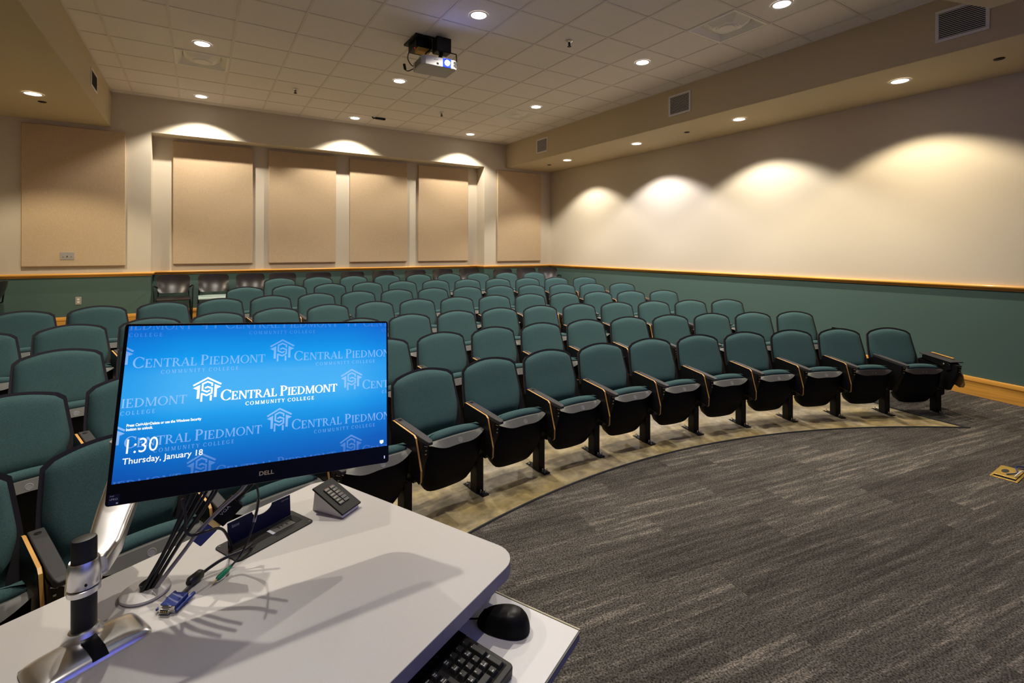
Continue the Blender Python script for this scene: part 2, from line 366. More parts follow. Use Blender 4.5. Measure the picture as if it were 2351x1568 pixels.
# ------------------------------------------------------------------ a small serif alphabet made of convex pieces
def ring(cx, cy, ro, rO, ri, rI, a0, a1, n=14):
    out = []
    for k in range(n):
        a, b = (math.radians(lerp(a0, a1, t / n)) for t in (k, k + 1))
        out.append([(cx + ro * math.cos(a), cy + rO * math.sin(a)), (cx + ro * math.cos(b), cy + rO * math.sin(b)),
                    (cx + ri * math.cos(b), cy + rI * math.sin(b)), (cx + ri * math.cos(a), cy + rI * math.sin(a))])
    return out
def q(x0, y0, x1, y1): return [(x0, y0), (x1, y0), (x1, y1), (x0, y1)]
def stem(x, w=0.15, y0=0, y1=1, s=0.07, bot=True, top=True):
    r = [q(x, y0, x + w, y1)]
    if bot: r.append(q(x - s, y0, x + w + s, y0 + 0.05))
    if top: r.append(q(x - s, y1 - 0.05, x + w + s, y1))
    return r
GL = {
 'I': (stem(0.10), 0.36),
 'E': (stem(0.10) + [q(0.1, 0.93, 0.62, 1), q(0.56, 0.76, 0.62, 1), q(0.1, 0, 0.66, 0.07), q(0.6, 0, 0.66, 0.26), q(0.1, 0.47, 0.48, 0.54), q(0.43, 0.38, 0.48, 0.63)], 0.74),
 'L': (stem(0.10) + [q(0.1, 0, 0.62, 0.07), q(0.56, 0, 0.62, 0.28)], 0.68),
 'T': (stem(0.32, top=False) + [q(0.02, 0.93, 0.77, 1), q(0.02, 0.72, 0.07, 1), q(0.72, 0.72, 0.77, 1)], 0.80),
 'N': (stem(0.11, 0.07, s=0.08) + stem(0.74, 0.07, bot=False, s=0.08) + [[(0.08, 1), (0.27, 1), (0.81, 0), (0.70, 0)]], 0.94),
 'M': (stem(0.12, 0.06, s=0.08) + stem(0.88, 0.14, s=0.06) + [[(0.08, 1), (0.25, 1), (0.60, 0.02), (0.50, 0.02)], [(0.50, 0.02), (0.57, 0.02), (0.94, 1), (0.86, 1)]], 1.14),
 'A': ([[(0.03, 0), (0.10, 0), (0.43, 1), (0.37, 1)], [(0.62, 0), (0.80, 0), (0.47, 1), (0.33, 1)], q(0.18, 0.31, 0.62, 0.37), q(-0.04, 0, 0.20, 0.05), q(0.54, 0, 0.87, 0.05)], 0.86),
 'C': (ring(0.47, 0.5, 0.45, 0.52, 0.30, 0.46, 42, 318, 22) + [q(0.76, 0.68, 0.81, 0.95), q(0.76, 0.06, 0.80, 0.26)], 0.87),
 'G': (ring(0.47, 0.5, 0.45, 0.52, 0.30, 0.46, 42, 320, 22) + [q(0.76, 0.68, 0.81, 0.95), q(0.68, 0.05, 0.82, 0.42), q(0.58, 0.39, 0.88, 0.44)], 0.95),
 'O': (ring(0.49, 0.5, 0.47, 0.52, 0.32, 0.46, 0, 360, 28), 0.99),
 'D': (stem(0.10) + ring(0.30, 0.5, 0.56, 0.5, 0.41, 0.44, -90, 90, 16) + [q(0.1, 0.94, 0.31, 1), q(0.1, 0, 0.31, 0.06)], 0.93),
 'P': (stem(0.10) + ring(0.32, 0.73, 0.32, 0.27, 0.17, 0.21, -90, 90, 12) + [q(0.1, 0.94, 0.33, 1), q(0.2, 0.46, 0.33, 0.52)], 0.70),
 'R': (stem(0.10) + ring(0.32, 0.74, 0.31, 0.26, 0.16, 0.20, -90, 90, 12) + [q(0.1, 0.94, 0.33, 1), q(0.2, 0.48, 0.36, 0.54), [(0.32, 0.5), (0.46, 0.5), (0.84, 0), (0.66, 0)], q(0.64, 0, 0.92, 0.05)], 0.88),
 'U': (stem(0.10, 0.15, 0.32, 1, bot=False) + stem(0.70, 0.06, 0.32, 1, bot=False) + ring(0.43, 0.33, 0.33, 0.35, 0.19, 0.28, 180, 360, 14), 0.88),
 'Y': (stem(0.34, 0.15, 0, 0.48, top=False) + [[(0.02, 1), (0.20, 1), (0.49, 0.44), (0.36, 0.44)], [(0.68, 1), (0.76, 1), (0.47, 0.44), (0.40, 0.44)], q(-0.04, 0.95, 0.27, 1), q(0.60, 0.95, 0.83, 1)], 0.82),
}
def serif_text(text, x, y, cap, width, small=None, track=0.0):
    """polygons of a line starting at x with total width; first letter of each word full height when small is set"""
    pol = []; cur = 0.0; first = True
    for ch in text:
        if ch == ' ': cur += (0.30 if small else 0.55) * (small or 1); first = True; continue
        k = small if (small and not first) else 1.0; first = False
        g, adv = GL[ch]
        for p in g: pol.append([(cur + a * k, b * k) for a, b in p])
        cur += (adv + track) * k
    sc = width / (cur - track)
    return [[(x + a * sc, y + b * cap) for a, b in p] for p in pol]
def ribbon(pts, w):
    out = []
    for (x0, y0), (x1, y1) in zip(pts, pts[1:]):
        d = math.hypot(x1 - x0, y1 - y0); ex, ey = (x1 - x0) / d * w / 2, (y1 - y0) / d * w / 2
        x0, y0, x1, y1 = x0 - ex * 0.55, y0 - ey * 0.55, x1 + ex * 0.55, y1 + ey * 0.55
        out.append([(x0 + ey, y0 - ex), (x1 + ey, y1 - ex), (x1 - ey, y1 + ex), (x0 - ey, y0 + ex)])
    return out
def emblem(x, y, wd, ht):
    """open book-house mark: roof, two columns and an angular S"""
    P = ribbon([(0.02, 0.685), (0.50, 0.958), (0.98, 0.685)], 0.068)
    P += [[(0.0, 0.570), (0.245, 0.695), (0.245, 0.60), (0.13, 0.505)], [(1.0, 0.570), (0.87, 0.505), (0.755, 0.60), (0.755, 0.695)]]
    P += [q(0.150, 0.14, 0.245, 0.62), q(0.755, 0.16, 0.850, 0.62)]
    P += ribbon([(0.668, 0.635), (0.668, 0.725), (0.50, 0.805), (0.332, 0.725), (0.332, 0.475), (0.50, 0.395), (0.585, 0.44)], 0.066)
    P += ribbon([(0.43, 0.555), (0.51, 0.595), (0.668, 0.53), (0.668, 0.335), (0.50, 0.25), (0.320, 0.335), (0.320, 0.03)], 0.066)
    P += ribbon([(0.650, 0.235), (0.650, 0.05)], 0.072)
    return [[(x + a * wd, y + b * ht) for a, b in p] for p in P]
def clip(poly, x0, x1, y0, y1):
    for ax, lim, sg in ((0, x0, 1), (0, x1, -1), (1, y0, 1), (1, y1, -1)):
        res = []
        for i, p in enumerate(poly):
            r = poly[i - 1]; a, b = sg * (p[ax] - lim), sg * (r[ax] - lim)
            if (a >= 0) != (b >= 0):
                t = b / (b - a); res.append((r[0] + (p[0] - r[0]) * t, r[1] + (p[1] - r[1]) * t))
            if a >= 0: res.append(p)
        poly = res
        if len(poly) < 3: return None
    return poly

# ================================================================== the room
def grid_sheet(mb, xs, ys, fz, mi=0):
    V = [(x, y, fz(x, y)) for y in ys for x in xs]; W = len(xs)
    F = [(j * W + i, j * W + i + 1, (j + 1) * W + i + 1, (j + 1) * W + i) for j in range(len(ys) - 1) for i in range(W - 1)]
    return mb.add(V, F, mi)
def fr(a, b, n): return [lerp(a, b, i / n) for i in range(n + 1)]

struct(grid_sheet(MB(), fr(XL - .1, XR + .1, 66), fr(YF - .1, YR + .2, 88), lambda x, y: floor_z(x, y)).build('floor', 'concrete', smooth=30))
EC, ER = (2.737, -2.847), 5.616                               # curved edge between carpet and concrete
def edge_y(x): return EC[1] + math.sqrt(max(0, ER ** 2 - (x - EC[0]) ** 2))
AX = lambda y: 6.13 + 0.10 * (y - 1.607)                      # side-aisle edge
mb = MB(); cz = lambda x, y: floor_z(x, y) + 0.007
xs = fr(XL, 6.13, 80); V = []; F = []; n = 24
for x in xs:
    for j in range(n + 1):
        y = lerp(YF, edge_y(x), j / n); V.append((x, y, cz(x, y)))
for i in range(len(xs) - 1):
    for j in range(n): a = i * (n + 1) + j; F.append((a, a + n + 1, a + n + 2, a + 1))
mb.add(V, F)
yE = edge_y(6.13)
grid_sheet(mb, fr(6.13, XR, 8), fr(YF, yE, 24), cz)
V = []; F = []; ys = fr(yE, 9.6, 60); n = 8
for y in ys:
    for i in range(n + 1):
        x = lerp(AX(y), XR, i / n); V.append((x, y, cz(x, y)))
for j in range(len(ys) - 1):
    for i in range(n): a = j * (n + 1) + i; F.append((a, a + 1, a + n + 2, a + n + 1))
mb.add(V, F)
grid_sheet(mb, fr(XL, -2.0, 6), fr(3.0, 9.6, 40), cz)
struct(mb.build('floor_carpet', 'carpet', smooth=30))
mb = MB()
mb.tube([(x, edge_y(x) + 0.004, cz(x, edge_y(x)) + 0.001) for x in fr(-2.4, 6.13, 120)], 0.009, 6)
mb.tube([(AX(y), y, cz(AX(y), y) + 0.001) for y in fr(yE, 9.5, 60)], 0.009, 6)
struct(mb.build('trim_9', 'strip', smooth=50))

PB = 1.272                                                    # the paint changes colour behind the rail
def wall_quads(mb, p, q_, z0, z1):
    """one straight wall piece from p to q (room on its left side), green below the rail and cream above"""
    for a, b, mi in ((z0, min(PB, z1), 1), (max(PB, z0), z1, 0)):
        if b > a: mb.add([(p[0], p[1], a), (q_[0], q_[1], a), (q_[0], q_[1], b), (p[0], p[1], b)], [(3, 2, 1, 0)], mi)
mb = MB(); wall_quads(mb, (XR, YF), (XR, YB), -0.05, CEIL); struct(mb.build('wall_right', ['cream', 'green']))
mb = MB(); wall_quads(mb, (XL, YB), (XL, YF), -0.05, CEIL); struct(mb.build('wall_left', ['cream', 'green']))
mb = MB(); wall_quads(mb, (XL, YF), (XR, YF), -0.05, CEIL); struct(mb.build('wall_front', ['cream', 'green']))
for nm, a, b, z0, z1 in (('wall_back_right', (XR, YB), (REC1, YB), 0, CEIL), ('wall_back_left', (REC0, YB), (XL, YB), 0, CEIL), ('wall_recess_right', (REC1, YB), (REC1, YR), 0, RECZ),
                         ('wall_recess_back', (REC1, YR), (REC0, YR), 0, RECZ), ('wall_recess_left', (REC0, YR), (REC0, YB), 0, RECZ), ('wall_back_header', (REC1, YB), (REC0, YB), RECZ, CEIL)):
    mb = MB(); wall_quads(mb, a, b, z0, z1); struct(mb.build(nm, ['cream', 'green']))
struct(MB().add([(REC0, YB, RECZ), (REC1, YB, RECZ), (REC1, YR, RECZ), (REC0, YR, RECZ)], [(3, 2, 1, 0)]).build('ceiling_recess', 'cream'))
mb = MB(); holes = {(1, 1), (9, -6), (9, 1)}
gx = sorted({SXL, SXR} | {TX0 + i * TILE for i in range(13) if SXL < TX0 + i * TILE < SXR}); gy = sorted({YF, YB} | {TY0 + j * TILE for j in range(-24, 8) if YF < TY0 + j * TILE < YB})
for x0, x1 in zip(gx, gx[1:]):
    for y0, y1 in zip(gy, gy[1:]):
        if (math.floor(((x0 + x1) / 2 - TX0) / TILE), math.floor(((y0 + y1) / 2 - TY0) / TILE)) not in holes:
            mb.add([(x0, y0, CEIL + .006), (x1, y0, CEIL + .006), (x1, y1, CEIL + .006), (x0, y1, CEIL + .006)], [(3, 2, 1, 0)])
struct(mb.build('ceiling', 'tile'))
struct(MB().box((SXL, YF, CEIL + 0.16), (SXR, YB, CEIL + 0.20)).build('ceiling_slab', 'tile'))
struct(MB().box((SXR, YF, SOFF), (XR, YB, CEIL + 0.06)).build('ceiling_soffit_right', 'soffit', bevel=(0.012, 2)))
struct(MB().box((XL, YF, SOFF), (SXL, YB, CEIL + 0.06)).build('ceiling_soffit_left', 'soffit', bevel=(0.012, 2)))
# suspended-ceiling bars
mb = MB(); h = 0.0125
for i in range(0, 13):
    x = TX0 + i * TILE
    if SXL + .02 < x < SXR - .02: mb.box((x - h, YF, CEIL), (x + h, YB, CEIL + 0.012))
for j in range(-24, 8):
    y = TY0 + j * TILE
    if YF < y < YB - .02: mb.box((SXL, y - h, CEIL + 0.001), (SXR, y + h, CEIL + 0.012))
for a, b in (((SXL, YF), (SXL + .022, YB)), ((SXR - .022, YF), (SXR, YB)), ((SXL, YB - .022), (SXR, YB))):
    mb.box((*a, CEIL - 0.001), (*b, CEIL + 0.012))
struct(mb.build('trim_8', 'tbar'))

def sweep(name, path, prof, m, zf, step=None):
    """moulding: profile points (distance into the room, height) swept along path (room on the left)"""
    P = []
    for a, b in zip(path, path[1:]):
        d = math.hypot(b[0] - a[0], b[1] - a[1]); k = max(1, int(d / step)) if step else 1
        P += [(lerp(a[0], b[0], i / k), lerp(a[1], b[1], i / k)) for i in range(k)]
    P.append(path[-1]); n = len(prof); V = []; F = []
    for i, p in enumerate(P):
        def nrm(a, b):
            d = math.hypot(b[0] - a[0], b[1] - a[1]); return (-(b[1] - a[1]) / d, (b[0] - a[0]) / d)
        n1 = nrm(P[i - 1], p) if i > 0 else nrm(p, P[i + 1]); n2 = nrm(p, P[i + 1]) if i < len(P) - 1 else n1
        k = 1 + n1[0] * n2[0] + n1[1] * n2[1]; mx, my = (n1[0] + n2[0]) / k, (n1[1] + n2[1]) / k
        z0 = zf(*p)
        V += [(p[0] + mx * o, p[1] + my * o, z0 + z) for o, z in prof]
    for i in range(len(P) - 1):
        for k in range(n):
            k2 = (k + 1) % n; F.append((i * n + k, i * n + k2, (i + 1) * n + k2, (i + 1) * n + k))
    F += [tuple(range(n - 1, -1, -1)), tuple((len(P) - 1) * n + k for k in range(n))]
    return struct(MB().add(V, F).build(name, m, smooth=35))
path = [(XR, YF), (XR, YB), (REC1, YB), (REC1, YR), (REC0, YR), (REC0, YB), (XL, YB)]
rail = [(0, -0.062), (0.010, -0.062), (0.014, -0.052), (0.012, -0.046), (0.022, -0.042)] + \
       [(0.024 + 0.020 * math.sin(a), -0.020 - 0.020 * math.cos(a)) for a in fr(0.3, PI - 0.2, 8)] + [(0.012, 0.0), (0, 0.0)]
sweep('trim_1', path, rail, 'oak', lambda x, y: RAIL)
base = [(0, -0.03), (0.018, -0.03), (0.018, 0.155), (0.021, 0.158), (0.021, 0.165), (0.027, 0.170), (0.027, 0.200), (0.022, 0.213), (0.010, 0.217), (0, 0.217)]
sweep('baseboard_right', path[:2], base, 'oak', floor_z, 0.4)
sweep('baseboard_back', path[1:], base, 'oak', floor_z, 0.4)
# bulkhead of the stage ceiling that just enters the picture at the top right
bl = [(5.236, 1.28), (5.236 + 0.30, 1.28 - 1.62), (5.236 + 0.30, YF), (3.4, YF), (3.4, 2.05)]
bl = [(5.24, 1.28), (5.21, YF), (3.9, YF), (3.9, 1.70)]
struct(MB().prism(bl[::-1], SOFF, CEIL + .02, 'z').build('ceiling_stage_bulkhead', 'soffit'))

# ------------------------------------------------------------------ lamps
def spot(loc, color, watts, deg=119, blend=0.34, r=0.034):
    l = bpy.data.lights.new('downlight_bulb', 'SPOT'); l.energy = watts; l.color = color; l.spot_size = math.radians(deg)
    l.spot_blend = blend; l.shadow_soft_size = r
    o = bpy.data.objects.new('downlight_bulb', l); COL.objects.link(o); o.location = loc; return o
def make_downlight():
    t = thing('downlight', 'x', 'ceiling light')
    MB().lathe([(0.0795, 0.004), (0.0795, 0.0), (0.098, -0.004), (0.102, -0.001), (0.102, 0.003)], seg=32, caps=False).build('trim_ring', 'white', t, smooth=40)
    MB().lathe([(0.001, 0.001), (0.0805, 0.001), (0.0805, 0.004), (0.001, 0.004)], seg=32).build('lens', 'lamp', t, smooth=40)
    return t
DL = make_downlight(); first = True
def lamp(x, y, z, label, group, color=NEUT, k=1.0, deg=119):
    global first
    if first: DL.location = (x, y, z); DL['label'] = label; DL['group'] = group; first = False
    else: dup(DL, (x, y, z), 0, label, group)
    spot((x, y, z - 0.012), color, LAMP_W * k, deg)
CL = 'round lights in the tiled ceiling'; SL = 'round lights in the soffits'
X3 = (0.033, 2.474, 4.908)
lamp(X3[0], 9.43, CEIL, 'round lit downlight above the wide tan panels, left in the row along the back wall', CL, NEUT)
lamp(X3[1], 9.43, CEIL, 'round lit downlight beside the small black bracket, middle of the row along the back wall', CL, NEUT)
lamp(X3[2], 9.43, CEIL, 'round lit downlight in the far ceiling corner, right in the row along the back wall', CL, NEUT)
lamp(X3[0], 6.99, CEIL, 'round lit downlight touching the square air diffuser above the left seats', CL, NEUT)
lamp(X3[1], 6.99, CEIL, 'round lit downlight just behind and left of the hanging projector', CL, NEUT)
lamp(X3[2], 6.99, CEIL, 'round lit downlight next to the small far square air diffuser', CL, NEUT)
lamp(X3[1], 4.57, CEIL, 'large round lit downlight in the ceiling in front of the projector', CL, NEUT, 0.6)
lamp(X3[2], 4.57, CEIL, 'round lit downlight right of the sprinkler, third from the back in the right column', CL, NEUT)
lamp(X3[2], 2.737, CEIL, 'round lit downlight at the top edge, beside the big square air diffuser', CL, NEUT)
UN = 'ceiling lights above the stage end, out of the picture'
lamp(X3[0], 4.57, CEIL, 'round lit downlight above the left seats, out of the picture', UN, NEUT)
lamp(X3[0], 2.737, CEIL, 'round lit downlight above the front left seats, out of the picture', UN, NEUT)
lamp(X3[1], 2.737, CEIL, 'round lit downlight above the front row centre, out of the picture', UN, NEUT)
lamp(X3[0], 0.30, CEIL, 'added downlight above the stage floor, out of the picture', UN, NEUT, 0.38)  # unseen lamp added to brighten the tray and the keypad wedge
SX = 6.64
lamp(SX, 2.37, SOFF - 0.007, 'nearest and largest lit downlight under the right soffit', SL, WARM, 0.85)
lamp(SX, 4.325, SOFF - 0.007, 'lit downlight under the right soffit, below the middle wall grille', SL, NEUT, 1.0)
lamp(SX, 6.32, SOFF - 0.007, 'lit downlight under the right soffit, second from the back wall', SL, COOL, 1.0)
lamp(SX, 8.30, SOFF - 0.007, 'farthest lit downlight under the right soffit, next to the back corner', SL, NEUT, 0.9)
lamp(-1.72, 8.28, SOFF - 0.007, 'lit downlight under the left soffit above the tan panel with the switch plate', SL, WARM, 0.8)

# ------------------------------------------------------------------ ceiling fittings
def diffuser(x, y, label):
    t = thing('air_diffuser', label, 'air diffuser', (x, y, CEIL), 0, 'square air diffusers in the ceiling')
    a, b = 0.298, 0.272
    def sq(r, z): return [(-r, -r, z), (r, -r, z), (r, r, z), (-r, r, z)]
    def oc(r, z):
        c = 0.62 * r; return [(-c, -r, z), (c, -r, z), (r, -c, z), (r, c, z), (c, r, z), (-c, r, z), (-r, c, z), (-r, -c, z)]
    mb = MB(); mb.add(sq(a, -0.004) + sq(b, -0.006) + sq(a, 0.003), [(0, 1, 5, 4), (1, 2, 6, 5), (2, 3, 7, 6), (3, 0, 4, 7), (8, 9, 1, 0), (9, 10, 2, 1), (10, 11, 3, 2), (11, 8, 0, 3)][::1])
    mb.build('frame', 'tile_edge', t)
    # sloped throat going down to the octagonal neck
    mb = MB(); mb.add(sq(b, -0.006) + sq(0.20, 0.085) + sq(a, 0.003), [(4, 5, 1, 0), (5, 6, 2, 1), (6, 7, 3, 2), (7, 4, 0, 3), (4, 7, 6, 5)])
    mb.build('throat', 'tile_edge', t)
    mb = MB(); k = oc(0.205, 0.055) + oc(0.128, -0.008)
    mb.add(k, [(i, (i + 1) % 8, 8 + (i + 1) % 8, 8 + i) for i in range(8)] + [tuple(range(15, 7, -1))])
    mb.build('core', 'tile_edge', t)
    MB().lathe([(0.104, -0.010), (0.112, -0.016), (0.116, -0.012), (0.116, -0.004)], seg=32).build('ring', 'tile_edge', t, smooth=40)
    MB().lathe([(0.088, -0.0185), (0.0895, -0.008)], seg=32).build('centre_disc', 'tile_edge', t, smooth=40)
    return t
diffuser(0.035, TY0 + 1.5 * TILE, 'square white air diffuser with round centre above the left seats')
diffuser(4.905, TY0 - 5.5 * TILE, 'large square white air diffuser with round centre near the right soffit')
diffuser(4.905, TY0 + 1.5 * TILE, 'small-looking square white air diffuser far back by the right soffit')
def sprinkler(x, y, label):
    t = thing('sprinkler', label, 'sprinkler', (x, y, CEIL), 0, 'sprinkler heads')
    MB().lathe([(0.012, -0.022), (0.034, -0.010), (0.040, -0.003), (0.040, 0.001)], seg=20).build('escutcheon', 'chrome', t, smooth=40)
    mb = MB().tube([(-0.012, 0, -0.018), (-0.014, 0, -0.045), (0, 0, -0.058), (0.014, 0, -0.045), (0.012, 0, -0.018)], 0.004, 6)
    mb.tube([(0, 0, -0.02), (0, 0, -0.055)], 0.006, 8); mb.build('frame', 'blackmetal', t, smooth=40)
    MB().lathe([(0.024, -0.062), (0.024, -0.059)], seg=16).build('deflector', 'blackmetal', t)
sprinkler(3.679, 4.564, 'small dark sprinkler head, nearest of three in the tiled ceiling')
sprinkler(1.251, 8.204, 'small dark sprinkler head left of the projector, towards the back wall')
sprinkler(3.688, 8.202, 'small dark sprinkler head behind the projector, between two far downlights')
def soffit_disc(x, y, label):
    t = tag(MB().lathe([(0.032, -0.010), (0.040, -0.007), (0.045, -0.001), (0.045, 0.002)], seg=24).build('sprinkler_cover', 'blackmetal', smooth=40), label, 'sprinkler cover', 'dark discs under the soffits')
    t.location = (x, y, SOFF)
soffit_disc(6.695, 1.568, 'dark round cover under the right soffit, nearest of the three there')
soffit_disc(6.675, 5.264, 'dark round cover under the right soffit, middle of the three there')
soffit_disc(6.674, 8.985, 'dark round cover under the right soffit, farthest of the three there')
soffit_disc(-1.714, 8.678, 'dark round cover under the left soffit behind its downlight')
t = thing('ceiling_bracket', 'small black bracket on the ceiling beside a far downlight', 'bracket', (2.80, 9.15, CEIL))
MB().box((-0.02, -0.03, -0.03), (0.16, 0.03, 0.0)).build('plate', 'blackmetal', t, bevel=(0.005, 2))
MB().tube([(-0.02, 0, -0.012), (-0.07, -0.04, -0.035), (-0.11, -0.10, -0.03)], 0.012, 8).build('arm', 'blackmetal', t, smooth=40)

def grille(face, x, y0, y1, z0, z1, label, nsl, lm='white'):
    """side-wall grille; face=-1: room lies towards -x"""
    t = thing('wall_grille', label, 'air grille', (x, (y0 + y1) / 2, (z0 + z1) / 2), 0 if face < 0 else PI, 'air grilles in the soffit faces')
    w_, h_ = (y1 - y0) / 2, (z1 - z0) / 2; b = 0.028
    mb = MB()
    for a, c in (((-w_, -h_), (w_, -h_ + b)), ((-w_, h_ - b), (w_, h_)), ((-w_, -h_ + b), (-w_ + b, h_ - b)), ((w_ - b, -h_ + b), (w_, h_ - b))):
        mb.box((-0.012, a[0], a[1]), (0.001, c[0], c[1]))
    mb.build('frame', 'white', t, bevel=(0.002, 1))
    MB().box((-0.002, -w_ + b, -h_ + b), (0.0, w_ - b, h_ - b)).build('opening', 'dark', t)
    mb = MB()
    for i in range(nsl):
        z = lerp(-h_ + b, h_ - b, (i + 0.5) / nsl); d = (h_ - b) / nsl
        mb.prism([(-w_ + b, z - d * .32), (w_ - b, z - d * .32), (w_ - b, z + d * .30), (-w_ + b, z + d * .30)], -0.010, -0.003, 'x')
    mb.build('louvres', lm, t)
grille(-1, SXR, 1.49, 1.887, 3.70, 4.005, 'large white louvred grille at the stage end of the right soffit', 14)
grille(-1, SXR, 4.742, 5.141, 3.705, 4.02, 'white louvred grille in the middle of the right soffit', 14)
grille(-1, SXR, 8.262, 8.662, 3.70, 4.005, 'small-looking white louvred grille at the far end of the right soffit', 14)
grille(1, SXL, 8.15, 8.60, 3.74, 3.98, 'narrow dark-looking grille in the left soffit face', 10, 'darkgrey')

# ------------------------------------------------------------------ projector
pm = Matrix.Translation((2.25, 5.19, 3.735)) @ Matrix.Rotation(math.radians(-2), 4, 'Z')
P = thing('projector', 'white projector with glowing blue lens hanging below the tiled ceiling', 'projector', mw=pm)
mb = MB().prism([(-0.205, -0.14), (-0.17, -0.165), (0.17, -0.165), (0.205, -0.14), (0.205, 0.15), (0.18, 0.165), (-0.18, 0.165), (-0.205, 0.15)], -0.052, 0.052, 'z')
mb.build('body', 'projector', P, bevel=(0.012, 3))
MB().lathe([(0.10, 0.05), (0.10, 0.062), (0.07, 0.070)], (-0.10, -0.04, 0), 28).build('top_dome', 'projector', P, smooth=40)
MB().box((0.03, -0.172, -0.046), (0.125, -0.160, 0.050)).build('lens_housing', 'blueglow', P, bevel=(0.004, 2))
MB().prism([(0.078 + 0.030 * math.cos(a), 0.002 + 0.030 * math.sin(a)) for a in fr(0, 2 * PI * 27 / 28, 27)][::-1], -0.176, -0.171, 'y').build('lens', 'bluelens', P)
mb = MB()
for z in (-0.012, 0.022): mb.box((0.155, -0.1665, z - 0.015), (0.198, -0.160, z + 0.013))
mb.build('exhaust_vent', 'darkgrey', P)
mb = MB()
for i in range(7): mb.box((-0.207, -0.10 + 0.028 * i, -0.03), (-0.2045, -0.082 + 0.028 * i, 0.035))
mb.build('side_vent', 'band', P)
MB().box((-0.045, -0.167, -0.034), (-0.020, -0.164, -0.012)).build('sensor', 'dark', P)
MB().lathe([(0.005, -0.167), (0.005, -0.164)], (0, 0, 0), 10).build('status_light', 'greenled', P).matrix_local = Matrix.Translation((-0.09, 0, -0.022)) @ Matrix.Rotation(-PI / 2, 4, 'X') @ Matrix.Translation((0, 0, 0.33))
V, F = text_mesh('EPSON', 0.016, 0.045); MB().add([(v[0] - 0.075, -0.1665, v[1] + 0.012) for v in V], F).build('lettering', 'dark', P)
t = thing('projector_mount', 'black ceiling bracket and cable box that carries the projector', 'bracket', (2.25, 5.30, CEIL))
MB().box((-0.14, 0.10, -0.11), (0.06, 0.36, -0.02)).build('control_box', 'blackmetal', t, bevel=(0.008, 2))
MB().box((-0.18, 0.02, -0.018), (0.20, 0.40, 0.002)).build('ceiling_plate', 'blackmetal', t)
MB().box((0.02, -0.12, -0.20), (0.20, 0.02, -0.03)).build('tilt_block', 'blackmetal', t, bevel=(0.01, 2))
mb = MB().tube([(0.11, -0.05, -0.19), (0.06, -0.06, -0.322)], 0.022, 12); mb.tube([(0.18, -0.06, -0.17), (0.27, -0.10, -0.19), (0.27, -0.12, -0.325)], 0.007, 6)
mb.tube([(-0.02, -0.02, -0.17), (-0.10, -0.08, -0.25), (-0.125, -0.12, -0.312)], 0.008, 6); mb.build('legs', 'blackmetal', t, smooth=40)
MB().box((-0.12, 0.095, -0.16), (0.03, 0.20, -0.112)).build('label_plate', 'yellow', t, bevel=(0.004, 1))
mb = MB()
for x in (-0.05, 0.01): mb.tube([(x, 0.12, -0.02), (x, 0.10, -0.05), (x, 0.098, -0.09)], 0.006, 6)
mb.build('thumb_screws', 'blackmetal', t, smooth=40)
for x, m_ in ((-0.135, 'red'), (-0.10, 'greenled')): MB().lathe([(0.006, -0.116), (0.006, -0.109)], (x, 0.16, 0), 8).build('indicator', m_, t)
tag(MB().tube(smooth_path([(2.10, 5.42, 4.02), (2.03, 5.41, 3.93), (2.01, 5.40, 3.84), (2.06, 5.395, 3.77), (2.10, 5.39, 3.80), (2.14, 5.385, 3.84), (2.17, 5.39, 3.90)]), 0.006, 6).build('projector_cable', 'cable', smooth=60), 'thin black cable looping from the ceiling box to the projector', 'cable')
tag(MB().tube(smooth_path([(2.02, 5.55, 3.83), (2.03, 5.53, 3.76), (2.05, 5.47, 3.735), (2.09, 5.38, 3.75)]), [0.016] * 6 + [0.006] * 13, 8).build('power_plug', 'cable', smooth=60), 'black power plug and lead hanging behind the projector', 'plug')
# projector light: the blue picture thrown at the stage wall
l = bpy.data.lights.new('projector_beam', 'SPOT'); l.energy = 1800; l.color = (0.10, 0.16, 1.0); l.spot_size = math.radians(42); l.spot_blend = 0.1; l.shadow_soft_size = 0.003
o = bpy.data.objects.new('projector_beam', l); COL.objects.link(o); o.location = (2.325, 4.985, 3.737)
o.rotation_euler = (Vector((2.45, YF, 1.9)) - Vector(o.location)).to_track_quat('-Z', 'Y').to_euler()
t = thing('projection_screen', 'white projection screen on the stage wall behind the camera', 'screen', (2.45, YF + 0.03, 1.9))
MB().box((-1.7, -0.01, -1.0), (1.7, 0.01, 1.0)).build('fabric', 'screenwhite', t)
MB().box((-1.75, -0.02, 1.0), (1.75, 0.05, 1.09)).build('housing', 'white', t)

# ------------------------------------------------------------------ wall things
def acoustic(x0, x1, z0, z1, y, label):
    tag(MB().box((x0, y - 0.05, z0), (x1, y - 0.004, z1)).build('acoustic_panel', 'panel', bevel=(0.012, 3)), label, 'wall panel', 'tan fabric wall panels')
acoustic(-2.177, -0.974, 1.403, 3.505, YB, 'tan fabric wall panel at the left, with a metal switch plate on it')
acoustic(-0.372, 0.846, 1.405, 3.515, YR, 'tan fabric panel in the recess, first from its left side')
acoustic(1.107, 2.319, 1.405, 3.515, YR, 'tan fabric panel in the recess, second from its left side')
acoustic(2.587, 3.80, 1.402, 3.515, YR, 'tan fabric panel in the recess, third from its left side')
acoustic(4.055, 5.275, 1.40, 3.515, YR, 'tan fabric panel in the recess, beside its right end wall')
acoustic(5.853, 7.085, 1.387, 3.507, YB, 'tan fabric wall panel right of the recess, next to the back corner')
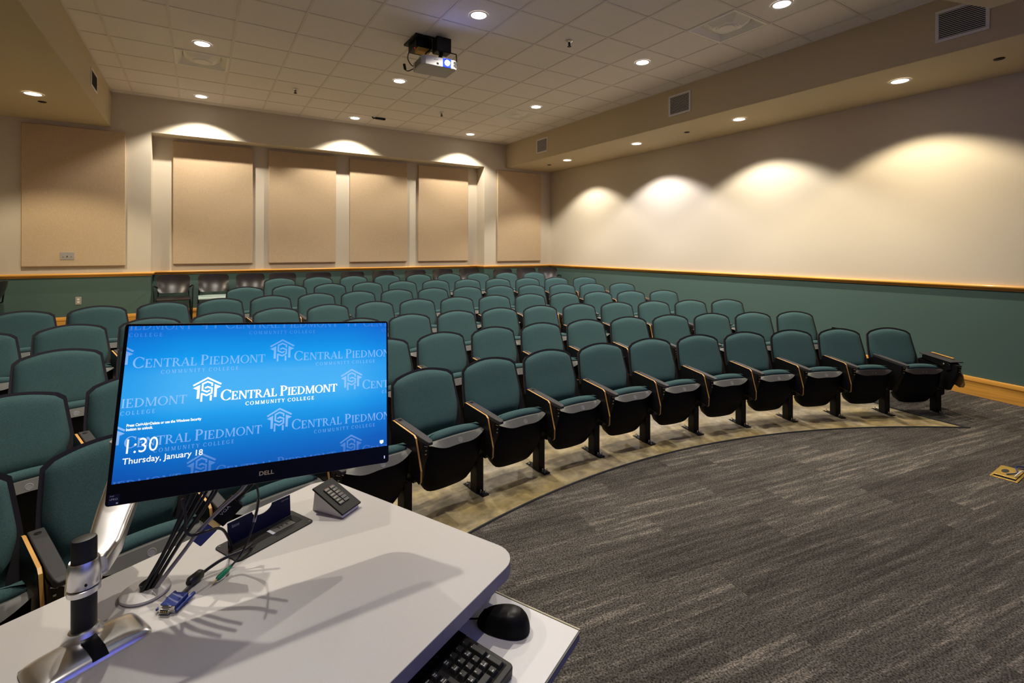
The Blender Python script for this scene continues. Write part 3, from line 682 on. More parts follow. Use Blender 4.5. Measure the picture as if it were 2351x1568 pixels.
def plate(name, label, cat, loc, wd, ht, rz, kind):
    t = thing(name, label, cat, loc, rz)
    MB().box((-wd / 2, -0.006, -ht / 2), (wd / 2, 0, ht / 2)).build('cover_plate', 'steel', t, bevel=(0.004, 2))
    if kind == 'switch':
        for x in (-0.046, 0.0, 0.046): MB().lathe([(0.006, 0), (0.006, 0.012), (0.003, 0.016)], seg=10).build('key_switch', 'dark' if x == 0 else 'chrome', t, smooth=40).matrix_local = Matrix.Translation((x, -0.006, -0.006)) @ Matrix.Rotation(PI / 2, 4, 'X')
    else:
        for z in (-0.02, 0.02): MB().box((-0.014, -0.0085, z - 0.013), (0.014, -0.006, z + 0.013)).build('socket', 'white', t, bevel=(0.003, 2))
plate('switch_plate', 'metal three-gang switch plate low on the left tan panel', 'switch plate', (-1.667, YB - 0.05, 1.562), 0.163, 0.118, 0, 'switch')
plate('power_outlet', 'small metal power outlet low on the green back wall', 'outlet', (-1.547, YB, 0.876), 0.072, 0.117, 0, 'outlet')
plate('power_outlet', 'metal power outlet on the right wall, peeking over a front row seat', 'outlet', (XR, 3.40, 0.55), 0.072, 0.117, PI / 2, 'outlet')

# ------------------------------------------------------------------ brass floor box
t = thing('floor_box', 'open brass floor box with cable ends on the grey carpet', 'floor box', (5.11, 1.14, 0.007), math.radians(1))
mb = MB()
for a, c in (((-0.14, -0.075), (0.16, -0.060)), ((-0.14, 0.060), (0.16, 0.075)), ((-0.14, -0.06), (-0.122, 0.06)), ((0.142, -0.06), (0.16, 0.06))): mb.box((*a, -0.002), (*c, 0.006))
mb.build('frame', 'brass', t, bevel=(0.002, 1))
MB().box((-0.122, -0.06, -0.001), (0.142, 0.06, 0.001)).build('opening', 'dark', t)
MB().box((-0.09, -0.058, 0.004), (0.155, 0.062, 0.011)).build('lid', 'brass', t, bevel=(0.003, 2))
MB().prism([(0.03 + 0.045 * math.cos(a), 0.025 + 0.02 * math.sin(a)) for a in fr(0, 2 * PI * 23 / 24, 23)], 0.011, 0.0118, 'z').build('finger_ring', 'darkgrey', t)
for pts, m_, lab, nm in (([(5.06, 1.14, 0.022), (5.14, 1.10, 0.028), (5.24, 1.13, 0.035), (5.36, 1.10, 0.020), (5.5, 1.02, 0.014)], 'blueplug', 'blue network cable lying over the brass floor box', 'network_cable'),
                         ([(5.05, 1.095, 0.022), (5.13, 1.085, 0.040), (5.20, 1.075, 0.034), (5.33, 1.03, 0.020), (5.48, 0.93, 0.014)], 'white', 'white cable lying over the brass floor box', 'network_cable')):
    tag(MB().tube(smooth_path(pts), 0.004, 6).build(nm, m_, smooth=60), lab, 'cable')

# ================================================================== theatre seats
# seat frame: x to the sitter's left as seen from the stage (picture right), y away from the stage, z up
def hw(v):                       # half width of the back, v=0 bottom .. 1 top
    return lerp(0.262, 0.272, v / 0.40) if v < 0.40 else lerp(0.272, 0.243, ((v - 0.40) / 0.60) ** 1.25)
ZB0 = 0.335
def ztop(u): 
    a = abs(u); return 0.777 + 0.048 * (1 - a * a) - 0.016 * max(0, (a - 0.90) / 0.10) ** 2
def recl(z): return -0.125 + 0.142 * ((z - ZB0) / 0.47) + 0.012 * math.sin(PI * (z - ZB0) / 0.47)
def back_pt(u, v, inset_t, inset_s, low, off):
    zt = ztop(u) - inset_t; z = lerp(low, zt, v); vv = (z - ZB0) / 0.47
    return z, max(0.05, hw(min(1, max(0, vv))) - inset_s)
def shell_front(u, v):
    z, h_ = back_pt(u, v, 0, 0, ZB0, 0); return (u * h_, recl(z) - 0.012 * abs(u) ** 4, z)
def shell_back(u, v):
    z, h_ = back_pt(u, v, 0.010, 0.010, ZB0, 0)
    return (u * h_, recl(z) + 0.016 + 0.040 * (1 - abs(u) ** 3) * math.sin(PI * min(1, 0.12 + v * 0.80)), z)
def cush_side(v): return lerp(0.060, 0.018, sstep(v / 0.55))
def cush_front(u, v):
    z, h_ = back_pt(u, v, 0.016, cush_side(v), ZB0 + 0.03, 0)
    bz = sstep(v / 0.25) if v < 0.68 else math.sqrt(max(0, 1 - ((v - 0.68) / 0.32) ** 2))
    bx = math.sqrt(max(0, 1 - abs(u) ** 4)); lum = 1 + 0.22 * math.cos((v - 0.25) * PI * 1.6)
    return (u * h_, recl(z) - 0.012 * abs(u) ** 4 - 0.004 - 0.046 * bz * bx * lum, z)
def cush_back(u, v):
    z, h_ = back_pt(u, v, 0.016, cush_side(v), ZB0 + 0.03, 0); return (u * h_, recl(z) - 0.012 * abs(u) ** 4 + 0.006, z)
def pan_z(u): return 0.100 + 0.018 * u * u + 0.070 * abs(u) ** 7
def pan_front(u, v):
    z = lerp(pan_z(u), 0.446, v); t_ = (z - 0.10) / 0.35
    return (u * lerp(0.206, 0.214, sstep(v * 2)), -0.345 - 0.098 * t_ - 0.020 * math.sin(PI * t_) + 0.030 * abs(u) ** 5 - 0.03 * (1 - v) ** 6 * -1, z)
def pan_back(u, v):
    x, y, z = pan_front(u, v); return (x * 0.98, y + 0.055, z + (0.012 if v < 0.02 else 0))
def band_lo(u): return 0.424 + 0.034 * abs(u) ** 1.6 + 0.006 * math.cos(u * 6)
def band_hi(u): return 0.478 - 0.010 * u * u
def band_front(u, v):
    z = lerp(band_lo(u), band_hi(u), v); return (u * 0.216, -0.462 + 0.026 * v + 0.028 * abs(u) ** 5, z)
def band_back(u, v):
    x, y, z = band_front(u, v); return (x, y + 0.03, z - 0.002)
def sc_z(u, v): return lerp(0.27, 0.518 - 0.020 * u * u, v)
def sc_front(u, v):
    e_ = 1 - math.sqrt(max(0, 1 - max(0, (v - 0.86) / 0.14) ** 2)); return (u * 0.207 * (1 - 0.03 * e_), -0.428 + 0.075 * e_ * 0.6 + 0.02 * abs(u) ** 6 + (1 - v) * 0.09, sc_z(u, v))
def sc_back(u, v):
    e_ = 1 - math.sqrt(max(0, 1 - max(0, (v - 0.86) / 0.14) ** 2)); return (u * 0.207 * (1 - 0.03 * e_), -0.335 - 0.045 * e_ - 0.02 * abs(u) ** 6 + (1 - v) * 0.07, sc_z(u, v))

PLY = [(-0.165, 0.340), (-0.165, 0.572), (-0.185, 0.578), (-0.452, 0.560), (-0.474, 0.546), (-0.535, 0.370), (-0.532, 0.300), (-0.515, 0.285), (-0.50, 0.292)]
def cap_mb(x):
    mb = MB(); S_ = [(-0.160, 0.548, 0.578, 0.026), (-0.30, 0.540, 0.570, 0.026), (-0.50, 0.527, 0.557, 0.025), (-0.560, 0.524, 0.552, 0.021), (-0.582, 0.528, 0.546, 0.013)]
    V = []
    for y, a, b, h_ in S_: V += [(x - h_, y, a), (x + h_, y, a), (x + h_, y, b), (x - h_, y, b)]
    F = [(0, 1, 2, 3)]
    for i in range(len(S_) - 1):
        for k in range(4): k2 = (k + 1) % 4; F.append((i * 4 + k, (i + 1) * 4 + k, (i + 1) * 4 + k2, i * 4 + k2))
    n = (len(S_) - 1) * 4; F.append((n + 3, n + 2, n + 1, n))
    return mb.add(V, F)
def standard_mb(x, sgn=1):
    mb = MB().prism([(-0.165, 0.255), (-0.165, 0.548), (-0.535, 0.526), (-0.520, 0.44), (-0.42, 0.255)][::-1], x - 0.022, x + 0.022, 'x')
    mb.prism([(-0.04, 0.255), (-0.06, 0.50), (-0.166, 0.54), (-0.166, 0.255)][::-1], x - 0.008, x + 0.008, 'x')  # rear wing added as a dark plate, standing in for shade between seats
    for y, z in ((-0.545, 0.490), (-0.541, 0.466)): mb.lathe([(0.001, -0.006), (0.006, -0.003), (0.006, 0.004), (0.001, 0.005)], (x - 0.008, y, z), 8, 1)
    mb.tube([(x - 0.018, -0.545, 0.520), (x - 0.002, -0.552, 0.514), (x + 0.004, -0.552, 0.521), (x + 0.017, -0.556, 0.512)], 0.0022, 5, 1)
    return mb
def leg_mb(x): return MB().prism([(-0.365, -0.02), (-0.285, -0.02), (-0.285, 0.243), (-0.365, 0.250)], x - 0.029, x + 0.029, 'x')
def foot_mb(x):
    mb = MB().prism([(-0.425, -0.006), (-0.195, -0.006), (-0.195, 0.010), (-0.425, 0.010)], x - 0.027, x + 0.027, 'x')
    for y in (-0.405, -0.385, -0.225): mb.lathe([(0.008, 0.010), (0.008, 0.018), (0.004, 0.020), (0.004, 0.034)], (x + (0.012 if y < -0.39 else -0.012), y, 0), 8, 1)
    return mb
def make_seat():
    t = thing('theatre_seat', 'x', 'theatre seat')
    MB().slab(shell_front, shell_back, 16, 14).build('back_shell', 'rim', t, smooth=50)
    MB().slab(cush_front, cush_back, 16, 18).build('back_cushion', 'teal', t, smooth=70)
    MB().slab(sc_front, sc_back, 12, 14).build('seat_cushion', 'teal', t, smooth=70)
    MB().slab(pan_front, pan_back, 16, 10).build('seat_shell', 'shell', t, smooth=50)
    bnd = MB().slab(band_front, band_back, 16, 2).build('front_band', 'band', t, smooth=50)
    d = MB().lathe([(0.001, 0), (0.015, 0), (0.017, 0.002), (0.0135, 0.003), (0.012, 0.0018), (0.001, 0.0018)], seg=20).build('number_disc', 'disc', bnd, smooth=30)
    d.matrix_local = Matrix.Translation((0.012, -0.4505, 0.449)) @ Matrix.Rotation(math.radians(66), 4, 'X')
    x = -0.292
    a = cap_mb(x + 0.006).build('armrest', 'arm', t, bevel=(0.006, 2))
    c = MB().lathe([(0.012, 0), (0.012, 0.0015), (0.009, 0.0022)], seg=14).build('screw_cap', 'lam', a); c.matrix_local = Matrix.Translation((x + 0.006, -0.20, 0.5755))
    MB().prism(PLY[::-1], x - 0.040, x - 0.024, 'x', 0, 1).build('side_panel', ['lam', 'ply'], t, bevel=(0.003, 1))
    standard_mb(x).build('standard', ['blackmetal', 'chrome'], t, smooth=30)
    leg_mb(0.238).build('leg', 'blackmetal', t, bevel=(0.004, 1)); foot_mb(0.240).build('foot_plate', ['blackmetal', 'chrome'], t, smooth=30)
    return t
SEAT = make_seat(); SEAT_USED = False
RR = [8.032, 9.019, 10.005, 10.989, 11.970, 12.948, 13.924]
PITCH = [.581, .586, .589, .587, .587, .608, .627]
PHI = [.509, .461, .424, .375, .349, .321, .265]
NSEAT = [14, 14, 15, 15, 15, 11, 9]
ORD = ['', 'second', 'third', 'fourth', 'fifth', 'sixth', 'seventh', 'eighth', 'ninth', 'tenth', 'eleventh', 'twelfth', 'thirteenth', 'fourteenth', 'fifteenth']
ROWN = ['front row', 'second row', 'third row', 'fourth row', 'fifth row', 'sixth row', 'seventh and last row']
def end_parts(t, tablet):
    x = 0.292
    standard_mb(x).build('standard', ['blackmetal', 'chrome'], t, smooth=30)
    if not tablet:
        cap_mb(x - 0.006).build('armrest', 'arm', t, bevel=(0.006, 2))
        MB().prism(PLY[::-1], x + 0.024, x + 0.040, 'x', 0, 1).build('side_panel', ['lam', 'ply'], t, bevel=(0.003, 1))
    else:
        MB().prism([(-0.06, 0.19), (-0.06, 0.50), (-0.34, 0.50), (-0.34, 0.19), (-0.32, 0.17), (-0.08, 0.17)][::-1], x - 0.012, x + 0.034, 'x').build('end_panel', 'lam', t, bevel=(0.006, 2))
        ta = MB().prism([(-0.14, 0.52), (-0.14, 0.560), (-0.44, 0.541), (-0.465, 0.520), (-0.47, 0.47), (-0.42, 0.45), (-0.38, 0.48)][::-1], x - 0.035, x + 0.075, 'x').build('tablet_housing', 'blackmetal', t, bevel=(0.008, 2))
        MB().prism([(-0.12, 0.566), (-0.12, 0.576), (-0.485, 0.553), (-0.485, 0.543)][::-1], x - 0.042, x + 0.090, 'x').build('lid', 'arm', ta, bevel=(0.003, 2))
        MB().prism([(-0.15, 0.581), (-0.15, 0.587), (-0.40, 0.572), (-0.40, 0.566)][::-1], x + 0.062, x + 0.080, 'x').build('lid_edge', 'ply', ta)
        MB().lathe([(0.011, 0), (0.011, 0.004), (0.006, 0.008)], seg=14).build('bolt', 'chrome', ta, smooth=40).matrix_local = Matrix.Translation((x - 0.033, -0.40, 0.515)) @ Matrix.Rotation(-PI / 2, 4, 'Y') @ Matrix.Translation((0, 0, 0.004))
        MB().prism([(-0.18, 0.50), (-0.44, 0.480), (-0.490, 0.42), (-0.508, 0.335), (-0.495, 0.300), (-0.455, 0.290), (-0.18, 0.38)], x + 0.072, x + 0.086, 'x', 0, 1).build('writing_tablet', ['tabletwood', 'ply'], t, bevel=(0.003, 1))
for k in range(7):
    for i in range(NSEAT[k]):
        th = PHI[k] - i * PITCH[k] / RR[k]; R = RR[k]
        x, y = ARC[0] + R * math.sin(th), ARC[1] + R * math.cos(th)
        z = floor_z(ARC[0] + (R - 0.31) * math.sin(th), ARC[1] + (R - 0.31) * math.cos(th))
        if i == 0: lab = 'teal tip-up seat at the right end of the %s' % ROWN[k]
        else: lab = 'teal tip-up seat, %s from the right end of the %s' % (ORD[i], ROWN[k])
        if k == 0 and i == 0: lab = 'teal tip-up seat with wooden writing tablet, right end of the front row'
        if k == 0 and i == 0:
            s_ = dup(SEAT, (x, y, z), -th, lab, 'seats of the front row', skip=('side_panel',))
            for ch in bpy.data.objects:
                if ch.parent == s_ and ch.name.startswith('front_band'):
                    ch.data = ch.data.copy(); ch.data.materials[0] = M['band_dark']
            end_parts(s_, True)
        else:
            s_ = dup(SEAT, (x, y, z), -th, lab, 'seats of the %s' % ROWN[k])
            if i == 0: end_parts(s_, False)
        # the two end seats of the front row carry two rivets instead of a number disc
        if k == 0 and i < 2:
            for ch in [c for c in bpy.data.objects if c.parent == s_ and c.name.startswith('front_band')]:
                if True:
                    if i == 1: ch.data = ch.data.copy(); ch.data.materials[0] = M['band_dark']
                    for g in [g for g in bpy.data.objects if g.parent == ch]: bpy.data.objects.remove(g)
                    for dx in (-0.012, 0.022):
                        r_ = MB().lathe([(0.0045, 0), (0.0045, 0.002), (0.002, 0.0035)], seg=10).build('rivet', 'chrome', ch, smooth=40)
                        r_.matrix_local = Matrix.Translation((dx, -0.4505, 0.449)) @ Matrix.Rotation(math.radians(66), 4, 'X')
def remove_tree(o):
    for c in [c for c in bpy.data.objects if c.parent == o]: remove_tree(c)
    bpy.data.objects.remove(o)
remove_tree(SEAT)

# ------------------------------------------------------------------ plastic chairs along the back wall
def make_chair():
    t = thing('plastic_chair', 'x', 'chair')
    def bf(u, v):
        z = lerp(0.515, 0.812, v); h_ = 0.232 * (1 - 0.06 * (1 - v)) * (1 - 0.10 * max(0, (v - .88) / .12) ** 2 * abs(u) ** 6) - 0.02 * max(0, (.15 - v) / .15)
        return (u * h_, 0.19 + 0.10 * (v - 0.3) - 0.055 * abs(u) ** 2.2 + 0.02 * math.sin(PI * v), z - 0.012 * abs(u) ** 6 * (1 if v > .5 else -1))
    def bb(u, v): x, y, z = bf(u, v); return (x, y + 0.012, z)
    MB().slab(bf, bb, 16, 8).build('backrest', 'plastic_chair', t, smooth=60)
    def sf(u, v): return (u * 0.225, lerp(-0.23, 0.17, v), 0.462 - 0.02 * math.sin(PI * v) * (1 - u * u) - 0.03 * max(0, (.15 - v) / .15) ** 2)
    def sb(u, v): x, y, z = sf(u, v); return (x, y, z - 0.014)
    MB().slab(sb, sf, 12, 8).build('seat', 'plastic_chair', t, smooth=60)
    for sx in (-1, 1):
        MB().tube([(sx * 0.235, -0.19, 0.0), (sx * 0.225, -0.16, 0.43), (sx * 0.215, -0.10, 0.445)], 0.011, 8).build('leg', 'blackmetal', t, smooth=50)
        MB().tube([(sx * 0.235, 0.23, 0.0), (sx * 0.225, 0.12, 0.44)], 0.011, 8).build('leg', 'blackmetal', t, smooth=50)
        MB().tube([(sx * 0.215, 0.10, 0.45), (sx * 0.212, 0.185, 0.50), (sx * 0.205, 0.20, 0.64)], 0.010, 8).build('back_post', 'blackmetal', t, smooth=50)
    MB().tube([(-0.21, -0.12, 0.437), (0.21, -0.12, 0.437)], 0.009, 8).build('rail', 'blackmetal', t, smooth=50)
    return t
CH = make_chair()
arm_pts = lambda sx: [(sx * 0.215, 0.16, 0.60), (sx * 0.262, 0.10, 0.64), (sx * 0.268, -0.16, 0.645), (sx * 0.262, -0.20, 0.60), (sx * 0.242, -0.20, 0.0)]
CHX = [(-0.344, 10.0, 0.03), (0.223, 10.0, 0.0), (0.79, 10.0, 0.0), (1.321, 10.0, 0.0), (1.953, 10.0, 0.0), (2.596, 10.0, 0.0), (3.216, 10.0, 0.0), (3.903, 10.0, -0.05),
       (4.524, 10.0, -0.12), (5.135, 10.0, -0.30), (5.842, 9.63, -0.14), (6.439, 9.63, -0.35), (7.00, 9.60, -0.5)]
CN = ['black plastic chair with armrests, first from the left along the recess', 'black plastic chair with a pale seat, second from the left in the recess', 'black plastic chair in the recess, third from its left side',
      'black plastic chair in the recess, fourth from its left side', 'black plastic chair with a thick rounded rim, fifth from the left in the recess', 'black plastic chair in the recess, sixth from its left side',
      'black plastic chair in the recess, seventh from its left side', 'black plastic chair in the recess, third from its right end', 'black plastic chair in the recess, second from its right end', 'black plastic chair turned aside at the right end of the recess',
      'black plastic chair right of the recess, farthest from the corner', 'black plastic chair right of the recess, second from the corner', 'dark plastic chair in the back corner beside the right wall']
for i, (x, y, r) in enumerate(CHX):
    c = dup(CH, (x, y - 0.16, floor_z(x, y - 0.2)), r, CN[i], 'black plastic chairs along the back wall')
    if i in (0, 12):
        for sx in (-1, 1): MB().tube(arm_pts(sx), 0.010, 8).build('armrest', 'blackmetal', c, smooth=50)
    if i == 1:
        for ch in bpy.data.objects:
            if ch.parent == c and ch.name.startswith('seat'): ch.data = ch.data.copy(); ch.data.materials[0] = M['pale_seat']
c = dup(CH, (-2.50, 9.50, 0.42), -1.50, 'dark plastic chair seen side-on at the left picture edge', None)
remove_tree(CH)

# ================================================================== lectern and the things on it
DA = math.radians(25.2)
DM = Matrix.Rotation(DA, 4, 'Z')                 # desk frame: e1 along the front edge, e2 towards the seats
DZ = 0.985
LC = thing('lectern', 'wide lectern desk with white top and pulled-out keyboard tray', 'lectern', mw=DM)
def rrect(x0, x1, y0, y1, r, n=8, corners=(1, 1, 1, 1)):
    out = []
    for (cx, cy, a0, on) in ((x1, y0, -90, corners[0]), (x1, y1, 0, corners[1]), (x0, y1, 90, corners[2]), (x0, y0, 180, corners[3])):
        if not on: out.append((cx, cy)); continue
        px = cx - r if cx == x1 else cx + r; py = cy - r if cy == y1 else cy + r
        for k in range(n + 1):
            a = math.radians(a0 + 90 * k / n); out.append((px + r * math.cos(a), py + r * math.sin(a)))
    return out
top = rrect(-0.55, 0.972, 0.593, 1.292, 0.062)
MB().prism(top, DZ - 0.030, DZ, 'z', 0, 1).build('tabletop', ['desk', 'deskedge'], LC, bevel=(0.002, 2))
for e in (-0.52, 0.957): MB().box((e, 0.66, 0), (e + 0.011, 1.25, DZ - 0.030)).build('side_panel', 'cabinet', LC)
MB().box((-0.509, 1.235, 0.0), (0.957, 1.25, DZ - 0.030)).build('back_panel', 'cabinet', LC)
MB().box((-0.509, 0.70, 0.0), (0.957, 0.715, 0.80)).build('front_panel', 'cabinet', LC)
MB().box((-0.509, 0.715, 0.80), (0.957, 1.235, 0.815)).build('shelf', 'cabinet', LC)
TZ = 0.885
tr = MB().prism([(0.20, 0.437), (0.953, 0.437), (0.953, 0.95), (0.20, 0.95)], TZ - 0.022, TZ, 'z', 0, 1).build('keyboard_tray', ['tray', 'deskedge'], LC, bevel=(0.0015, 1))
MB().box((0.953, 0.437, TZ - 0.006), (0.9565, 0.95, TZ + 0.001)).build('tray_edge', 'pale_edge', tr)
MB().box((0.20, 0.4345, TZ - 0.003), (0.953, 0.437, TZ - 0.0005)).build('edge_strip', 'band', tr)

def desk(e1, e2): v = DM @ Vector((e1, e2, 0)); return v.x, v.y
# --- keyboard
KX, KY, PT = 0.766, 0.594, 0.01905
kx, ky = desk(0, 0)
KB = thing('keyboard', 'black and grey computer keyboard on the pulled-out tray', 'keyboard', mw=DM @ Matrix.Translation((KX, KY, TZ + 0.0045)) @ Matrix.Rotation(math.radians(4.2), 4, 'X'))
kr = rrect(-0.425, 0.0205, -0.100, 0.047, 0.010)
MB().prism(kr, 0.004, 0.0235, 'z').build('case', 'kbody', KB, bevel=(0.003, 2))
band = MB().prism(rrect(-0.4252, 0.0207, 0.0125, 0.0475, 0.010, corners=(0, 1, 1, 0)), 0.006, 0.0245, 'z').build('media_band', 'bezel', KB, bevel=(0.003, 2))
for x in (-0.10, -0.085, -0.070, -0.055): MB().box((x - 0.004, 0.024, 0.0244), (x + 0.004, 0.031, 0.0256)).build('media_key', 'kkey', band)
mb = MB()
for x0, x1, y0, y1 in ((-0.0685, 0.011, -0.088, 0.0105), (-0.137, -0.0785, -0.088, 0.0105), (-0.415, -0.147, -0.088, 0.0105)): mb.box((x0, y0, 0.0225), (x1, y1, 0.0240))
mb.build('key_well', 'dark', KB)
KEYPROTO = {}
def key(px, py, wu=1.0, hu=1.0, leg=None):
    if (wu, hu) not in KEYPROTO:
        a, b = PT * wu / 2 - 0.0012, PT * hu / 2 - 0.0012; s_ = 0.0026
        mb = MB(); V = [(-a, -b, 0.0), (a, -b, 0.0), (a, b, 0.0), (-a, b, 0.0), (-a + s_, -b + s_ * .9, 0.0075), (a - s_, -b + s_ * .9, 0.0075), (a - s_, b - s_ * .5, 0.0075), (-a + s_, b - s_ * .5, 0.0075)]
        mb.add(V, [(3, 2, 1, 0), (4, 5, 6, 7), (0, 1, 5, 4), (1, 2, 6, 5), (2, 3, 7, 6), (3, 0, 4, 7)])
        o = mb.build('key', 'kkey', KB, bevel=(0.0012, 2)); KEYPROTO[(wu, hu)] = o
    else:
        o = KEYPROTO[(wu, hu)].copy(); COL.objects.link(o)
    o.location = (px, py, 0.0237)
    if leg:
        if leg not in LEG:
            mb = MB()
            for j, line in enumerate(leg.split('|')):
                V, F = text_mesh(line, 0.0048 if len(line) < 3 else 0.0032, bold=0.0002)
                mb.add([(v[0] - PT * wu / 2 + 0.0048, v[1] + 0.0016 - 0.0046 * j + PT * (hu - 1) / 2, 0.0077) for v in V], F)
            g = mb.build('legend', 'legend', o); LEG[leg] = g
        else:
            g = LEG[leg].copy(); COL.objects.link(g); g.parent = o
LEG = {}
for i, t_ in enumerate(('Num|Lock', '/', '*', '-')): key((i - 3) * PT, 0, leg=t_)
for r_, row in enumerate((('7|Home', '8', '9|Pg Up'), ('4', '5', '6'), ('1|End', '2', '3|Pg Dn'))):
    for i, t_ in enumerate(row): key((i - 3) * PT, -(r_ + 1) * PT, leg=t_)
key(0, -1.5 * PT, 1, 2, '+'); key(0, -3.5 * PT, 1, 2, 'Enter')
key(-2.5 * PT, -4 * PT, 2, 1, '0|Ins'); key(-1 * PT, -4 * PT, leg='.|Del')
for i, t_ in enumerate(('Insert', 'Home', 'Page|Up')): key((i - 6.66) * PT, 0, leg=t_)
for i, t_ in enumerate(('Delete', 'End', 'Page|Down')): key((i - 6.66) * PT, -PT, leg=t_)
key(-5.66 * PT, -3 * PT)
for i in range(3): key((i - 6.66) * PT, -4 * PT)
for r_ in range(5):
    for i in range(14 if r_ < 4 else 0): key(-0.157 - i * PT, -r_ * PT)
for x, wu in ((-0.162, 1.5), (-0.190, 1.5), (-0.26, 5.75), (-0.33, 1.5), (-0.36, 1.5), (-0.39, 1.5)): key(x, -4 * PT, wu, 1)
# --- mouse
mx, my = 0.545, 0.893
mm = Matrix.Translation((mx, my, TZ)) @ Matrix.Rotation(math.radians(132), 4, 'Z')     # +x towards the cable
MS = thing('computer_mouse', 'black computer mouse on the white keyboard tray', 'mouse', mw=mm)
def mouse_dome(zs, s=1.0):
    mb = MB(); V = []; n, m_ = 28, 12
    for j in range(m_ + 1):
        f = j / m_; ph = f * PI / 2
        for k in range(n):
            a = 2 * PI * k / n; ca, sa = math.cos(a), math.sin(a)
            ex = math.copysign(abs(ca) ** 0.85, ca); ey = math.copysign(abs(sa) ** 0.85, sa)
            rr_ = math.cos(ph) ** 0.55; x = 0.057 * ex * rr_ * s; y = 0.032 * (1 - 0.10 * ex) * ey * rr_ * s
            z = zs * math.sin(ph) ** 0.9 * (1 - 0.22 * (ex * rr_) - 0.10 * (ex * rr_) ** 2 - 0.1)
            V.append((x, y, 0.002 + max(0, z)))
    F = [(j * n + k, j * n + (k + 1) % n, (j + 1) * n + (k + 1) % n, (j + 1) * n + k) for j in range(m_) for k in range(n)]
    F += [tuple(range(n - 1, -1, -1)), tuple(m_ * n + k for k in range(n))]
    return mb.add(V, F)
mouse_dome(0.042).build('body', 'shell', MS, smooth=70)
mouse_dome(0.0436, 0.93).build('button_cover', 'black', MS, smooth=70)
w_ = MB().lathe([(0.0095, -0.0035), (0.0105, -0.002), (0.0105, 0.002), (0.0095, 0.0035)], seg=18).build('wheel', 'bezel', MS, smooth=40)
w_.matrix_local = Matrix.Translation((0.036, 0, 0.0215)) @ Matrix.Rotation(PI / 2, 4, 'X')
MB().tube([(0.045, 0, 0.0225), (0.030, 0, 0.0295), (0.012, 0, 0.0352), (0.0, 0, 0.0374)], 0.0007, 5).build('button_gap', 'dark', MS)
V, F = text_mesh('DELL', 0.007, 0.012); MB().add([(-0.016 + v[1] * 1, 0.006 - v[0], 0.0402) for v in V], F).build('lettering', 'dark', MS)
cp = [mm @ Vector((0.055, 0.0, 0.008)), mm @ Vector((0.068, 0.002, 0.006)), mm @ Vector((0.10, 0.006, 0.004)), mm @ Vector((0.15, 0.010, 0.004)), mm @ Vector((0.21, 0.0, 0.004))]
MB().tube([mm.inverted() @ p for p in smooth_path(cp)], 0.0019, 6).build('cable', 'cable', MS, smooth=60)

# --- all-in-one computer screen
MX = Matrix(((0.9977, 0.0666, -0.0092, 0.1347), (-0.0241, 0.2265, -0.9737, 1.2196), (-0.0628, 0.9717, 0.2276, -0.3190 + CAMZ), (0, 0, 0, 1)))
MN = thing('computer_monitor', 'large black computer monitor showing a blue college lock screen', 'monitor', mw=MX)
hs = MB()
fo = rrect(-0.2705, 0.2687, -0.1873, 0.1535, 0.006, 4); fm = rrect(-0.2695, 0.2677, -0.1863, 0.1525, 0.006, 4); bk = rrect(-0.235, 0.235, -0.15, 0.12, 0.03, 4)
n = len(fo); V = [(x, y, -0.0006) for x, y in fm] + [(x, y, -0.004) for x, y in fo] + [(x, y, -0.014) for x, y in fo] + [(x, y, -0.045) for x, y in bk]
F = [tuple(range(n))] + [(a * n + (k + 1) % n, a * n + k, (a + 1) * n + k, (a + 1) * n + (k + 1) % n) for a in range(3) for k in range(n)] + [tuple(4 * n - 1 - k for k in range(n))]
hs.add(V, F).build('housing', 'bezel', MN, smooth=25)
SW, SH = 0.2635, 0.1482
scr = MB().add([(-SW, -SH, 0), (SW, -SH, 0), (SW, SH, 0), (-SW, SH, 0)], [(0, 1, 2, 3)]).build('screen', 'wallpaper', MN)
def clipped(polys, z):
    mb = MB()
    for p in polys:
        c_ = clip(p, -SW, SW, -SH, SH)
        if c_: mb.add([(x, y, z) for x, y in c_], [tuple(range(len(c_)))])
    return mb
wm = []; LT = 0.2985; RW = 0.0757
for r_, y in enumerate((0.1404, 0.0647, -0.0108, -0.0862, -0.1616)):
    x0 = -0.0950 if r_ % 2 == 0 else -0.2512
    for k in range(-2, 3):
        x = x0 + k * LT
        if r_ == 2 and k == 0: continue
        wm += serif_text('CENTRAL PIEDMONT', x, y, 0.0212, 0.2390, small=0.80, track=0.02)
        wm += serif_text('COMMUNITY COLLEGE', x + 0.0480, y - 0.0138, 0.0074, 0.139, track=0.42)
        wm += emblem(x - 0.0505, y - 0.0005, 0.0500, 0.0500)
clipped(wm, 0.0004).build('watermark', 'watermark', scr)
ml = serif_text('CENTRAL PIEDMONT', -0.0950, -0.0110, 0.0215, 0.2390, small=0.80, track=0.0)
ml += serif_text('CENTRAL PIEDMONT', -0.0942, -0.0112, 0.0218, 0.2390, small=0.80, track=0.0)
ml += serif_text('COMMUNITY COLLEGE', -0.0471, -0.0250, 0.0074, 0.140, track=0.30) + serif_text('COMMUNITY COLLEGE', -0.0466, -0.0252, 0.0078, 0.140, track=0.30)
ml += emblem(-0.1455, -0.0108, 0.0510, 0.0502)
clipped(ml, 0.0008).build('college_logo', 'litwhite', scr)
mb = MB()
for body, x, y, wd, sz, bo in (('1:30', -0.2465, -0.0962, 0.0497, 0.0385, -0.0002), ('Thursday, January 18', -0.2506, -0.1152, 0.1311, 0.0158, 0.0001),
                               ('Press Ctrl+Alt+Delete or use the Windows Security', -0.2500, -0.0466, 0.1237, 0.0074, 0.00022), ('button to unlock.', -0.2500, -0.0541, 0.0424, 0.0074, 0.00022)):
    V, F = text_mesh(body, sz, wd, bo); mb.add([(x + v[0], y + v[1], 0.0012) for v in V], F)
ic = MB()
